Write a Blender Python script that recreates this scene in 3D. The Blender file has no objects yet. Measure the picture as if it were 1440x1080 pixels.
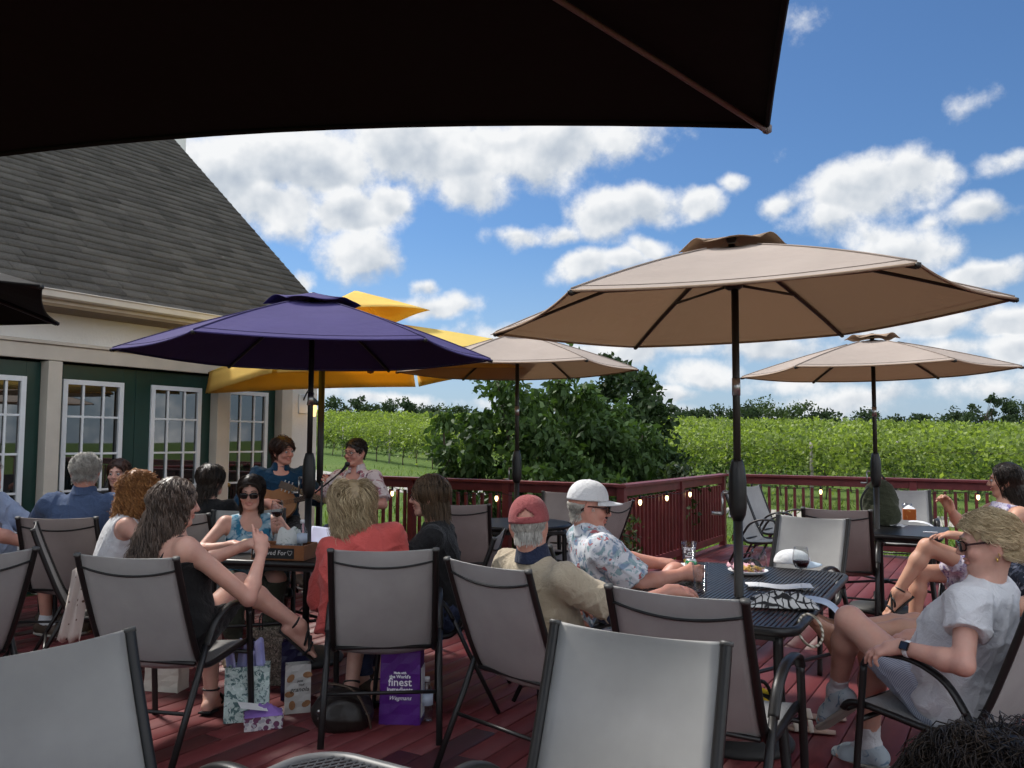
import bpy, math, random
import numpy as np
from mathutils import Vector, Matrix
rnd = random.Random(11)
nrs = np.random.RandomState(5)
C = bpy.context.scene.collection
R = math.radians
PI = math.pi
# ------------------------------------------------------------------ camera
EYE = Vector((0, 0, 1.5))
F = 1160.0
CAMM = (Matrix.Rotation(R(90 + 3.95), 3, 'X') @ Matrix.Rotation(R(0.3), 3, 'Z'))
def ray(px, py): return CAMM @ Vector(((px - 720) / F, (540 - py) / F, -1))
def P(px, py, Y):                       # point of the photo at distance Y ahead
    v = ray(px, py); return EYE + v * (Y / v.y)
def PZ(px, py, z):                      # point of the photo at height z
    v = ray(px, py); return EYE + v * ((z - EYE.z) / v.z)
cam = bpy.data.cameras.new('camera'); cam.sensor_width = 36; cam.lens = 36 * F / 1440
cam.clip_end = 2000; cam.clip_start = .05
camo = bpy.data.objects.new('camera', cam); C.objects.link(camo)
camo.matrix_world = Matrix.Translation(EYE) @ CAMM.to_4x4()
bpy.context.scene.camera = camo
YAW = R(31)                             # the deck is turned 31 degrees from the view
D1 = Vector((math.sin(YAW), math.cos(YAW), 0)); D2 = Vector((math.cos(YAW), -math.sin(YAW), 0))
def UV(u, v, z=0): return D2 * u + D1 * v + Vector((0, 0, z))

# ------------------------------------------------------------------ objects
def tag(o, label=None, cat=None, group=None, kind=None):
    for k, v in (('label', label), ('category', cat), ('group', group), ('kind', kind)):
        if v: o[k] = v
    return o
def thing(name, label, cat, loc=(0, 0, 0), rz=0, group=None):
    o = bpy.data.objects.new(name, None); C.objects.link(o)
    o.empty_display_size = .1
    o.location = loc; o.rotation_euler = (0, 0, rz)
    return tag(o, label, cat, group)
def kids(o): return [c for c in bpy.data.objects if c.parent == o]
def dup(root, loc, rz, label, group=None):
    def cp(o, par):
        c = o.copy(); C.objects.link(c); c.parent = par
        for k in KID.get(o.name, []): cp(bpy.data.objects[k], c)
        return c
    r = cp(root, None); r.location = loc; r.rotation_euler = (0, 0, rz); tag(r, label, None, group)
    return r
KID = {}
def link(o, parent):
    C.objects.link(o)
    if parent is not None:
        o.parent = parent; KID.setdefault(parent.name, []).append(o.name)
    return o
def npmesh(name, V, Fq, mat, parent=None, smooth=True, attr=None):
    me = bpy.data.meshes.new(name); V = np.asarray(V, np.float32); Fq = np.asarray(Fq, np.int32)
    n = Fq.shape[1]
    me.vertices.add(len(V)); me.vertices.foreach_set('co', V.ravel())
    me.loops.add(Fq.size); me.loops.foreach_set('vertex_index', Fq.ravel())
    me.polygons.add(len(Fq)); me.polygons.foreach_set('loop_start', np.arange(0, Fq.size, n, dtype=np.int32))
    me.update(calc_edges=True)
    if smooth: me.polygons.foreach_set('use_smooth', np.ones(len(Fq), bool))
    for k, (dom, a) in (attr or {}).items():
        at = me.attributes.new(k, 'FLOAT', dom); at.data.foreach_set('value', np.asarray(a, np.float32))
    if mat: me.materials.append(mat)
    return link(bpy.data.objects.new(name, me), parent)

class MB:
    """collects boxes, sweeps, lathes and sheets, then links them as one mesh object"""
    def __init__(s): s.v = []; s.f = []
    def add(s, vs, fs, M=None):
        b = len(s.v)
        s.v += [tuple(M @ Vector(p)) for p in vs] if M is not None else [tuple(p) for p in vs]
        s.f += [tuple(b + i for i in f) for f in fs]; return s
    def box(s, c, d, M=None, rz=0, taper=1):
        x, y, z = d[0] / 2, d[1] / 2, d[2] / 2; c = Vector(c); Rz = Matrix.Rotation(rz, 3, 'Z')
        vs = [c + Rz @ Vector((i * x * (taper if k > 0 else 1), j * y * (taper if k > 0 else 1), k * z)) for k in (-1, 1) for j in (-1, 1) for i in (-1, 1)]
        return s.add(vs, [(0, 2, 3, 1), (4, 5, 7, 6), (0, 1, 5, 4), (2, 6, 7, 3), (0, 4, 6, 2), (1, 3, 7, 5)], M)
    def tube(s, pts, r, n=8, side=None, flat=1.0, closed=False, M=None, cap=True):
        """sweep a (flattened) round section; r number or list; side = fixed direction of the section's width"""
        pts = [Vector(p) for p in pts]; N = len(pts); vs = []; fs = []
        prev = None
        for i, p in enumerate(pts):
            if closed: t = pts[(i + 1) % N] - pts[i - 1]
            else: t = pts[min(i + 1, N - 1)] - pts[max(i - 1, 0)]
            if t.length < 1e-9: t = Vector((0, 0, 1))
            t.normalize()
            if side is not None: a = Vector(side); a = (a - t * a.dot(t))
            elif prev is not None: a = prev - t * prev.dot(t)
            else: a = t.orthogonal()
            if a.length < 1e-6: a = t.orthogonal()
            a.normalize(); prev = a; b = t.cross(a)
            rr = r[i] if isinstance(r, (list, tuple)) else r
            for k in range(n):
                th = 2 * PI * (k + .5) / n; vs.append(p + a * (rr * math.cos(th)) + b * (rr * flat * math.sin(th)))
        for i in range(N if closed else N - 1):
            j = (i + 1) % N
            for k in range(n): fs.append((i * n + k, i * n + (k + 1) % n, j * n + (k + 1) % n, j * n + k))
        if not closed and cap: fs += [tuple(range(n - 1, -1, -1)), tuple(range((N - 1) * n, N * n))]
        return s.add(vs, fs, M)
    def lathe(s, prof, n=24, c=(0, 0, 0), M=None):
        c = Vector(c); vs = []; fs = []
        for (r, z) in prof:
            for k in range(n): vs.append(c + Vector((r * math.cos(2 * PI * k / n), r * math.sin(2 * PI * k / n), z)))
        for i in range(len(prof) - 1):
            for k in range(n): fs.append((i * n + k, i * n + (k + 1) % n, (i + 1) * n + (k + 1) % n, (i + 1) * n + k))
        if prof[0][0] > 1e-4: fs.append(tuple(range(n - 1, -1, -1)))
        if prof[-1][0] > 1e-4: fs.append(tuple(range((len(prof) - 1) * n, len(prof) * n)))
        return s.add(vs, fs, M)
    def grid(s, rows, M=None, close=False):
        nr, nc = len(rows), len(rows[0]); vs = [p for r_ in rows for p in r_]; fs = []
        for i in range(nr - 1):
            for j in range(nc if close else nc - 1):
                k = (j + 1) % nc; fs.append((i * nc + j, i * nc + k, (i + 1) * nc + k, (i + 1) * nc + j))
        return s.add(vs, fs, M)
    def build(s, name, mat, parent=None, smooth=False, bev=0, solid=0, sub=0, off=0):
        me = bpy.data.meshes.new(name); me.from_pydata(s.v, [], s.f); me.update()
        if smooth: me.polygons.foreach_set('use_smooth', np.ones(len(s.f), bool))
        me.materials.append(mat); o = link(bpy.data.objects.new(name, me), parent)
        if solid: m = o.modifiers.new('thick', 'SOLIDIFY'); m.thickness = solid; m.offset = off
        if bev:
            m = o.modifiers.new('edge', 'BEVEL'); m.width = bev; m.segments = 2; m.limit_method = 'ANGLE'; m.angle_limit = R(40)
        if sub: m = o.modifiers.new('sub', 'SUBSURF'); m.levels = m.render_levels = sub
        return o
def bez(pts, n=6):
    """Catmull-Rom through the points"""
    pts = [Vector(p) for p in pts]; q = [pts[0]] + pts + [pts[-1]]; out = []
    for i in range(1, len(q) - 2):
        p0, p1, p2, p3 = q[i - 1:i + 3]
        for k in range(n):
            t = k / n
            out.append(.5 * ((2 * p1) + (p2 - p0) * t + (2 * p0 - 5 * p1 + 4 * p2 - p3) * t * t + (3 * p1 - p0 - 3 * p2 + p3) * t ** 3))
    return out + [pts[-1]]
def text_mesh(name, txt, size, mat, parent, M, ext=.0008, align='CENTER', shear=0, bold=0):
    cu = bpy.data.curves.new(name, 'FONT'); cu.body = txt; cu.size = size; cu.extrude = ext; cu.align_x = align; cu.shear = shear; cu.offset = bold
    cu.resolution_u = 2
    to = bpy.data.objects.new(name, cu); C.objects.link(to); bpy.context.view_layer.update()
    me = bpy.data.meshes.new_from_object(to); bpy.data.objects.remove(to); bpy.data.curves.remove(cu)
    me.materials.append(mat); o = link(bpy.data.objects.new(name, me), parent); o.matrix_local = M
    return o

# ------------------------------------------------------------------ materials
def lin(c): return c / 12.92 if c <= .04045 else ((c + .055) / 1.055) ** 2.4
def S(r, g, b): return (lin(r / 255), lin(g / 255), lin(b / 255))
class NT:
    def __init__(s, name):
        s.m = bpy.data.materials.new(name); s.m.use_nodes = True; s.t = s.m.node_tree; s.n = s.t.nodes
        s.p = s.n['Principled BSDF']; s.out = s.n['Material Output']
    def new(s, ty, **kw):
        nd = s.n.new(ty)
        for k, v in kw.items():
            if hasattr(nd, k): setattr(nd, k, v)
            else: nd.inputs[k].default_value = v
        return nd
    def ln(s, a, b): s.t.links.new(a, b)
    def coord(s, kind='Object'):
        if not hasattr(s, 'tc'): s.tc = s.new('ShaderNodeTexCoord')
        return s.tc.outputs[kind]
    def noise(s, scale, detail=3, rough=.55, vec=None, dist=0):
        nd = s.new('ShaderNodeTexNoise', Scale=scale, Detail=detail, Roughness=rough, Distortion=dist)
        s.ln(vec or s.coord(), nd.inputs['Vector']); return nd
    def ramp(s, fac, stops, interp='LINEAR'):
        nd = s.new('ShaderNodeValToRGB'); cr = nd.color_ramp; cr.interpolation = interp
        while len(cr.elements) < len(stops): cr.elements.new(.5)
        for e, (p, c) in zip(cr.elements, stops): e.position = p; e.color = (*c[:3], 1)
        s.ln(fac, nd.inputs['Fac']); return nd.outputs['Color']
    def mix(s, fac, a, b, mode='MIX'):
        nd = s.new('ShaderNodeMix', data_type='RGBA', blend_type=mode)
        for i, x in ((0, fac), (6, a), (7, b)):
            if hasattr(x, 'is_linked'): s.ln(x, nd.inputs[i])
            else: nd.inputs[i].default_value = x if i == 0 else (*x[:3], 1)
        return nd.outputs[2]
    def math(s, op, a, b=0.0):
        nd = s.new('ShaderNodeMath', operation=op)
        for i, x in ((0, a), (1, b)):
            if hasattr(x, 'is_linked'): s.ln(x, nd.inputs[i])
            else: nd.inputs[i].default_value = x
        return nd.outputs[0]
    def bump(s, h, strength=.3, dist=.01):
        nd = s.new('ShaderNodeBump', Strength=strength, Distance=dist); s.ln(h, nd.inputs['Height'])
        s.ln(nd.outputs[0], s.p.inputs['Normal']); return nd
    def base(s, c):
        if hasattr(c, 'is_linked'): s.ln(c, s.p.inputs['Base Color'])
        else: s.p.inputs['Base Color'].default_value = (*c[:3], 1)
    def set(s, rough=.6, metal=0, spec=.5, ior=None):
        s.p.inputs['Roughness'].default_value = rough; s.p.inputs['Metallic'].default_value = metal
        s.p.inputs['Specular IOR Level'].default_value = spec
        if ior: s.p.inputs['IOR'].default_value = ior
    def translucent(s, fac, col):
        tr = s.new('ShaderNodeBsdfTranslucent'); mx = s.new('ShaderNodeMixShader'); mx.inputs[0].default_value = fac
        if hasattr(col, 'is_linked'): s.ln(col, tr.inputs[0])
        else: tr.inputs[0].default_value = (*col[:3], 1)
        s.ln(s.p.outputs[0], mx.inputs[1]); s.ln(tr.outputs[0], mx.inputs[2]); s.ln(mx.outputs[0], s.out.inputs[0])
def dk(c, k): return tuple(min(1, x * k) for x in c)
def mat(name, col, rough=.6, var=.12, scale=6, bump=0, bscale=80, metal=0, spec=.4, trans=0, tcol=None, weave=0):
    t = NT(name); nz = t.noise(scale, 4, .6)
    c = t.ramp(nz.outputs[0], [(.25, dk(col, 1 - var)), (.75, dk(col, 1 + var))])
    t.base(c); t.set(rough, metal, spec)
    if bump: t.bump(t.noise(bscale, 3).outputs[0], bump, .004)
    if weave:
        w1 = t.new('ShaderNodeTexWave', Scale=weave, bands_direction='X'); w2 = t.new('ShaderNodeTexWave', Scale=weave, bands_direction='Z')
        t.ln(t.coord(), w1.inputs[0]); t.ln(t.coord(), w2.inputs[0])
        t.bump(t.math('MULTIPLY', w1.outputs[1], w2.outputs[1]), .25, .002)
    if trans: t.translucent(trans, tcol or col)
    return t.m
def glassmat(name, col=(1, 1, 1), rough=.02, ior=1.45):
    t = NT(name); t.n.remove(t.p); tr = t.new('ShaderNodeBsdfTransparent'); gl = t.new('ShaderNodeBsdfGlossy'); lw = t.new('ShaderNodeLayerWeight', Blend=.5); mx = t.new('ShaderNodeMixShader')
    tr.inputs[0].default_value = (*[x * .96 for x in col], 1); gl.inputs['Roughness'].default_value = rough
    f_ = t.math('ADD', t.math('MULTIPLY', t.math('POWER', lw.outputs['Facing'], 3.5), .55), .025 if rough < .05 else .06); t.ln(f_, mx.inputs[0]); t.ln(tr.outputs[0], mx.inputs[1]); t.ln(gl.outputs[0], mx.inputs[2]); t.ln(mx.outputs[0], t.out.inputs[0])
    return t.m
def emitmat(name, col, k):
    t = NT(name); t.base(col); t.p.inputs['Emission Color'].default_value = (*col, 1); t.p.inputs['Emission Strength'].default_value = k
    return t.m
# ------------------------------------------------------------------ world, sun
SUN_EL, SUN_AZ = R(52), R(-50)          # azimuth measured from the view direction, negative = to the left
w = bpy.data.worlds.new('World'); bpy.context.scene.world = w; w.use_nodes = True
class WT(NT):
    def __init__(s, t): s.t = t; s.n = t.nodes
wt = WT(w.node_tree); bg = wt.n['Background']
sky = wt.new('ShaderNodeTexSky', sky_type='NISHITA', sun_disc=False, sun_elevation=SUN_EL, sun_rotation=SUN_AZ, altitude=100, air_density=1.0, dust_density=.6, ozone_density=2.0)
geo = wt.new('ShaderNodeTexCoord'); sep = wt.new('ShaderNodeSeparateXYZ'); wt.ln(geo.outputs['Generated'], sep.inputs[0])
az = wt.math('ARCTAN2', sep.outputs[0], sep.outputs[1]); el = wt.math('ARCSINE', sep.outputs[2])
comb = wt.new('ShaderNodeCombineXYZ'); wt.ln(az, comb.inputs[0]); wt.ln(el, comb.inputs[1])
wn = wt.noise(9, 3, .6, geo.outputs['Generated']); wn.inputs['Scale'].default_value = 7
wsub = wt.new('ShaderNodeVectorMath', operation='MULTIPLY_ADD'); wt.ln(wn.outputs['Color'], wsub.inputs[0])
wsub.inputs[1].default_value = (.09, .07, 0); wsub.inputs[2].default_value = (-.045, -.035, 0)
wadd = wt.new('ShaderNodeVectorMath', operation='ADD'); wt.ln(comb.outputs[0], wadd.inputs[0]); wt.ln(wsub.outputs[0], wadd.inputs[1])
def azel(px, py):
    v = ray(px, py).normalized(); return math.atan2(v.x, v.y), math.asin(v.z)
CL = [  # px, py, rx, ry, weight (pixels of the photo)
 (300, 250, 120, 70, 1.0), (420, 230, 170, 75, 1.05), (600, 215, 170, 70, 1.1), (770, 205, 120, 70, 1.0), (380, 290, 110, 50, .9), (650, 265, 70, 50, .9),
 (870, 195, 80, 40, .7), (700, 190, 300, 40, .8), (820, 90, 230, 60, .5), (480, 305, 80, 38, 1.05), (500, 355, 66, 42, 1.1), (540, 290, 40, 25, .9),
 (850, 310, 70, 45, 1.1), (920, 295, 55, 36, 1.05), (985, 288, 42, 24, .85), (1035, 262, 26, 20, .85), (730, 338, 48, 18, .7), (780, 335, 45, 20, .75),
 (820, 380, 60, 30, 1.05), (920, 355, 40, 24, .9), (880, 375, 60, 22, .85), (600, 430, 80, 22, .95), (590, 405, 25, 16, .8), (425, 402, 30, 24, .9), 
 (1210, 270, 85, 46, 1.1), (1280, 255, 62, 36, 1.05), (1325, 245, 30, 26, .8), (1105, 292, 30, 26, .75), (1170, 312, 60, 28, .6), (1230, 330, 60, 22, .55),
 (1270, 355, 80, 38, 1.1), (1220, 365, 40, 24, .9), (1310, 310, 26, 16, .5), (1390, 295, 46, 18, .65), (1380, 395, 46, 24, .9), (1430, 225, 40, 20, .55), (1355, 148, 26, 14, .2), (1090, 210, 30, 16, .3), (1130, 40, 30, 20, .14), 
 (860, 490, 120, 26, .9), (960, 490, 70, 24, .95), (1080, 490, 90, 26, .9), (1000, 525, 70, 22, .8), (940, 555, 60, 16, .75), (1110, 535, 80, 18, .6), 
 (1300, 455, 110, 26, .85), (1420, 465, 60, 24, 1.0), (1420, 500, 60, 20, .9), (1330, 500, 90, 22, .6), (1200, 560, 140, 20, .55), (1380, 550, 120, 22, .5), (700, 470, 90, 24, .6),
 (1000, 580, 300, 14, .45), (540, 560, 160, 18, .75), (1410, 130, 30, 18, .28),
]
cur = None
for (px, py, rx, ry, wgt) in CL:
    a, e = azel(px, py); sx, sy = F / (rx * 1.12), F / (ry * 1.12)
    ma = wt.new('ShaderNodeVectorMath', operation='MULTIPLY_ADD'); wt.ln(wadd.outputs[0], ma.inputs[0])
    ma.inputs[1].default_value = (sx, sy, 0); ma.inputs[2].default_value = (-a * sx, -e * sy, 0)
    le = wt.new('ShaderNodeVectorMath', operation='LENGTH'); wt.ln(ma.outputs[0], le.inputs[0])
    v = wt.math('MULTIPLY_ADD', le.outputs['Value'], -wgt); v.node.inputs[2].default_value = wgt
    dp = wt.new('ShaderNodeVectorMath', operation='DOT_PRODUCT'); wt.ln(ma.outputs[0], dp.inputs[0]); dp.inputs[1].default_value = (-.06, .24, 0); vt_ = wt.math('ADD', v, dp.outputs['Value'])
    if cur is None: cur = v; cut_ = vt_
    else:
        sm = wt.math('SMOOTH_MAX', cur, v); sm.node.inputs[2].default_value = .18; cur = sm; sm2 = wt.math('SMOOTH_MAX', cut_, vt_); sm2.node.inputs[2].default_value = .18; cut_ = sm2
# overhead and behind the camera: unseen cumulus from noise, cover widened for fill light
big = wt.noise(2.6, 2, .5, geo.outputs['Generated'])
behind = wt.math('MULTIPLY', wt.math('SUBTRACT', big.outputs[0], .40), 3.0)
front = wt.new('ShaderNodeMapRange'); wt.ln(sep.outputs[1], front.inputs[0]); front.inputs[1].default_value = .2; front.inputs[2].default_value = .55
hi = wt.new('ShaderNodeMapRange'); wt.ln(sep.outputs[2], hi.inputs[0]); hi.inputs[1].default_value = .60; hi.inputs[2].default_value = .76; hi.inputs[3].default_value = 1; hi.inputs[4].default_value = 0
fm = wt.math('MULTIPLY', front.outputs[0], hi.outputs[0])
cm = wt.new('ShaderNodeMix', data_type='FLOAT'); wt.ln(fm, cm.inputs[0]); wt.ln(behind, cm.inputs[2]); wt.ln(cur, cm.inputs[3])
fb = wt.noise(20, 6, .62, geo.outputs['Generated']); fb.inputs['Scale'].default_value = 17
fbo = wt.new('ShaderNodeVectorMath', operation='ADD'); wt.ln(geo.outputs['Generated'], fbo.inputs[0]); fbo.inputs[1].default_value = (-.012, 0, .02)
fb2 = wt.noise(17, 3, .55, fbo.outputs[0])
dens = wt.math('ADD', cm.outputs[0], wt.math('MULTIPLY', wt.math('SUBTRACT', fb.outputs[0], .5), 1.25))
cov = wt.new('ShaderNodeMapRange', interpolation_type='SMOOTHSTEP'); wt.ln(dens, cov.inputs[0]); cov.inputs[1].default_value = .03; cov.inputs[2].default_value = .54
# thickness greys the middle of the big cloud; noise slope towards the sun brightens the rims
thick = wt.new('ShaderNodeMapRange'); wt.ln(dens, thick.inputs[0]); thick.inputs[1].default_value = .5; thick.inputs[2].default_value = 1.2; thick.inputs[3].default_value = .86; thick.inputs[4].default_value = .56
slope = wt.math('MULTIPLY', wt.math('SUBTRACT', fb.outputs[0], fb2.outputs[0]), 1.1)
base_ = wt.math('MULTIPLY', wt.math('SUBTRACT', cut_, cur), fm); slope = wt.math('ADD', slope, wt.math('MULTIPLY', base_, 1.25))   # sunlit tops, grey bases
lum = wt.math('ADD', thick.outputs[0], slope)
cl = wt.ramp(lum, [(.34, (2.9, 3.4, 4.2)), (.62, (4.5, 4.9, 5.4)), (.95, (6.9, 7.0, 7.1))])
skyt = wt.mix(1.0, sky.outputs[0], (.50, .69, .88), 'MULTIPLY')
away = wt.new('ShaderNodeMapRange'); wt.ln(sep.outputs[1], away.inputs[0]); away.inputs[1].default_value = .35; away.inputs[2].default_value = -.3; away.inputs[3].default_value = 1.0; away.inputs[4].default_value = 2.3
cl = wt.mix(1.0, cl, away.outputs[0], 'MULTIPLY')      # clouds behind the camera boosted, added as fill for the shaded deck
hzn = wt.new('ShaderNodeMapRange', interpolation_type='SMOOTHSTEP'); wt.ln(sep.outputs[2], hzn.inputs[0]); hzn.inputs[1].default_value = .26; hzn.inputs[2].default_value = -.02; hzn.inputs[3].default_value = 0; hzn.inputs[4].default_value = .72
skyt = wt.mix(hzn.outputs[0], skyt, (3.5, 4.3, 5.5))      # pale band of haze along the horizon
fin = wt.mix(cov.outputs[0], skyt, cl)
wt.ln(fin, bg.inputs[0]); bg.inputs[1].default_value = .085
sl = bpy.data.lights.new('sun', 'SUN'); sl.energy = 3.2; sl.angle = R(9); sl.color = (1, .95, .87)
so = bpy.data.objects.new('sun', sl); C.objects.link(so)
sd = Vector((math.sin(SUN_AZ) * math.cos(SUN_EL), math.cos(SUN_AZ) * math.cos(SUN_EL), math.sin(SUN_EL)))
so.rotation_euler = sd.to_track_quat('Z', 'Y').to_euler()
sc = bpy.context.scene
sc.view_settings.view_transform = 'Standard'; sc.view_settings.look = 'None'; sc.view_settings.exposure = 0.65; sc.view_settings.gamma = 1
sc.render.engine = 'CYCLES'; sc.cycles.max_bounces = 5; sc.cycles.diffuse_bounces = 3; sc.cycles.glossy_bounces = 3; sc.cycles.transmission_bounces = 5; sc.cycles.transparent_max_bounces = 16; sc.cycles.caustics_reflective = False; sc.cycles.caustics_refractive = False
sc.cycles.adaptive_threshold = .03; sc.cycles.use_denoising = True; sc.cycles.sample_clamp_indirect = 6

# ------------------------------------------------------------------ terrain
def smooth(t): t = min(1, max(0, t)); return t * t * (3 - 2 * t)
def gz(x, y): return -.5 + (2.95 + max(-.5, min(1.6, -.022 * (x - 30)))) * smooth((y - 20) / 115) + (.0 if y < 60 else .25 * math.sin(x * .03))
t = NT('meadow'); n1 = t.noise(.12, 5, .6); n2 = t.noise(6, 4, .7)
c1 = t.ramp(n1.outputs[0], [(.3, (.050, .092, .018)), (.5, (.085, .14, .03)), (.7, (.13, .16, .045))])
t.base(t.mix(.5, c1, t.ramp(n2.outputs[0], [(.3, (.03, .06, .012)), (.7, (.13, .19, .05))]))); t.set(.9, 0, .1); t.bump(n2.outputs[0], .8, .1)
xs = sorted(set([-400, -250, -150, 150, 250, 400] + list(range(-100, 101, 5)))); ys = [-60, -20, 0] + list(range(5, 200, 5)) + [220, 260, 320, 450, 700, 1200]
g = MB(); g.grid([[(x, y, gz(x, y) - (0 if y < 200 else (y - 200) * .01)) for x in xs] for y in ys])
tag(g.build('ground', t.m, smooth=True), kind='structure')
# pale gravel track beyond the deck
gm = mat('gravel_track', (.33, .31, .28), .95, .25, 3, .6, 60)
tr = MB(); rows = []
for (a, b) in (((26, 12.5), 1.7), ((19, 17), 1.7), ((12.5, 20.6), 1.6), ((8, 22.5), 1.5), ((2, 26), 1.5), ((-4, 32.5), 1.5), ((-11, 42), 1.6), ((-22, 55), 1.7)):
    n = Vector((.6, .8, 0)); rows.append([(a[0] + n.x * k * b, a[1] + n.y * k * b, gz(a[0] + n.x * k * b, a[1] + n.y * k * b) + .012) for k in (-1, -.3, .3, 1)])
tr.grid(rows); tag(tr.build('gravel_path', gm, smooth=True), kind='structure')

# ------------------------------------------------------------------ leaves
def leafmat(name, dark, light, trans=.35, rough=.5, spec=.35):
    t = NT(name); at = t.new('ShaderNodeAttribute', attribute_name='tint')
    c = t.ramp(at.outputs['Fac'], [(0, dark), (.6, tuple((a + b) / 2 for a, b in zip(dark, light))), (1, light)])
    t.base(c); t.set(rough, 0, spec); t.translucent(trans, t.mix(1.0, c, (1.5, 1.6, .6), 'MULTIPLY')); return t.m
def leaves(Pn, N, size, aspect=.5, rs=nrs, droop=None, fold=.25):
    """one folded diamond per point: base, two sides, tip"""
    n = len(Pn); d = rs.normal(size=(n, 3)); 
    if droop is not None: d += np.asarray(droop)
    d /= np.linalg.norm(d, axis=1)[:, None] + 1e-9
    a = np.cross(d, rs.normal(size=(n, 3))); a /= np.linalg.norm(a, axis=1)[:, None] + 1e-9
    up = np.cross(a, d); L = (size * rs.uniform(.45, 1.5, n))[:, None]
    base = Pn; tip = Pn + d * L; mid = Pn + d * L * .45 + up * L * fold * .4
    V = np.stack([base, mid + a * L * aspect * .5 - up * L * fold * .3, tip, mid - a * L * aspect * .5 - up * L * fold * .3, ], 1).reshape(-1, 3)
    Fq = np.arange(n * 4).reshape(n, 4)
    return V, Fq
def leafobj(name, pts, size, m, parent=None, aspect=.55, droop=None, tint=None, fold=.25):
    V, Fq = leaves(pts, None, size, aspect, nrs, droop, fold)
    ti = nrs.uniform(0, 1, len(pts)) if tint is None else np.clip(tint, 0, 1)
    return npmesh(name, V, Fq, m, parent, False, {'tint': ('FACE', ti)})
def crown_points(c, r, n, clumps, cs=.35, lo=-.6, rs=nrs, pw=.5):
    """points in clumps spread through an uneven ellipsoid"""
    c = np.array(c); r = np.array(r)
    q = rs.normal(size=(clumps, 3)); q /= np.linalg.norm(q, axis=1)[:, None]; q *= rs.uniform(.35, 1, clumps)[:, None] ** pw
    q = q[q[:, 2] > lo]; cc = c + q * r * (1 + .16 * rs.normal(size=(len(q), 1)))
    idx = rs.randint(0, len(cc), n); sz = rs.uniform(.5, 1.3, len(cc))
    off = rs.normal(size=(n, 3)); off /= np.linalg.norm(off, axis=1)[:, None]; off *= (rs.uniform(0, 1, n) ** .45)[:, None]
    pts = cc[idx] + off * (cs * sz[idx])[:, None] * r.mean() * np.array([1, 1, .8])
    ti = .5 * rs.uniform(0, 1, len(cc))[idx] + .5 * rs.uniform(0, 1, n)
    return pts, ti, cc
bark = mat('bark', (.09, .07, .055), .95, .35, 9, 1.0, 30)
def limbs(base, top, cc, parent, r0=.12, k=9):
    m = MB(); base = Vector(base); top = Vector(top)
    m.tube(bez([base, base.lerp(top, .4) + Vector((rnd.uniform(-.1, .1) * r0 * 8, rnd.uniform(-.1, .1) * r0 * 8, 0)), top], 5), [r0 * (1 - .07 * i) for i in range(11)], 8)
    for i in range(min(k, len(cc))):
        q = Vector(cc[rnd.randrange(len(cc))]); s_ = base.lerp(top, rnd.uniform(.25, .95))
        m.tube(bez([s_, s_.lerp(q, .5) + Vector((0, 0, -.05 * (q - s_).length)), q], 4), [r0 * .5 * (1 - .1 * i) for i in range(9)], 6)
    return m.build('trunk', bark, parent, True)
def tree(name, label, x, y, h, rx, mleaf, n=700, ls=.6, clumps=26, trunkh=.3, group=None, ry=None, open_=.33, zlo=-.7, cat='tree', droop=None, aspect=.6):
    b = gz(x, y) - .1; o = thing(name, label, cat, (x, y, b), 0, group)
    ch = h * (1 - trunkh * .6); c = (0, 0, h - ch / 2)
    pts, ti, cc = crown_points(c, (rx, ry or rx, ch / 2), n, clumps, open_, zlo)
    leafobj('crown', pts, ls, mleaf, o, aspect, droop, ti)
    limbs((0, 0, 0), (0, 0, h * .62), cc, o, max(.05, h * .02), 10)
    return o
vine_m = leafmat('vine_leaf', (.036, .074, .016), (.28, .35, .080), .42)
dark_m = leafmat('shrub_leaf', (.016, .036, .011), (.085, .150, .045), .25, .55, .2)
tree_m = leafmat('far_leaf', (.012, .028, .010), (.06, .095, .034), .2, .6, .2)
tree_l = leafmat('far_leaf_light', (.03, .055, .016), (.10, .14, .045), .25, .6, .2)
olive_m = leafmat('climber_leaf', (.018, .036, .012), (.07, .10, .035), .25)
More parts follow.
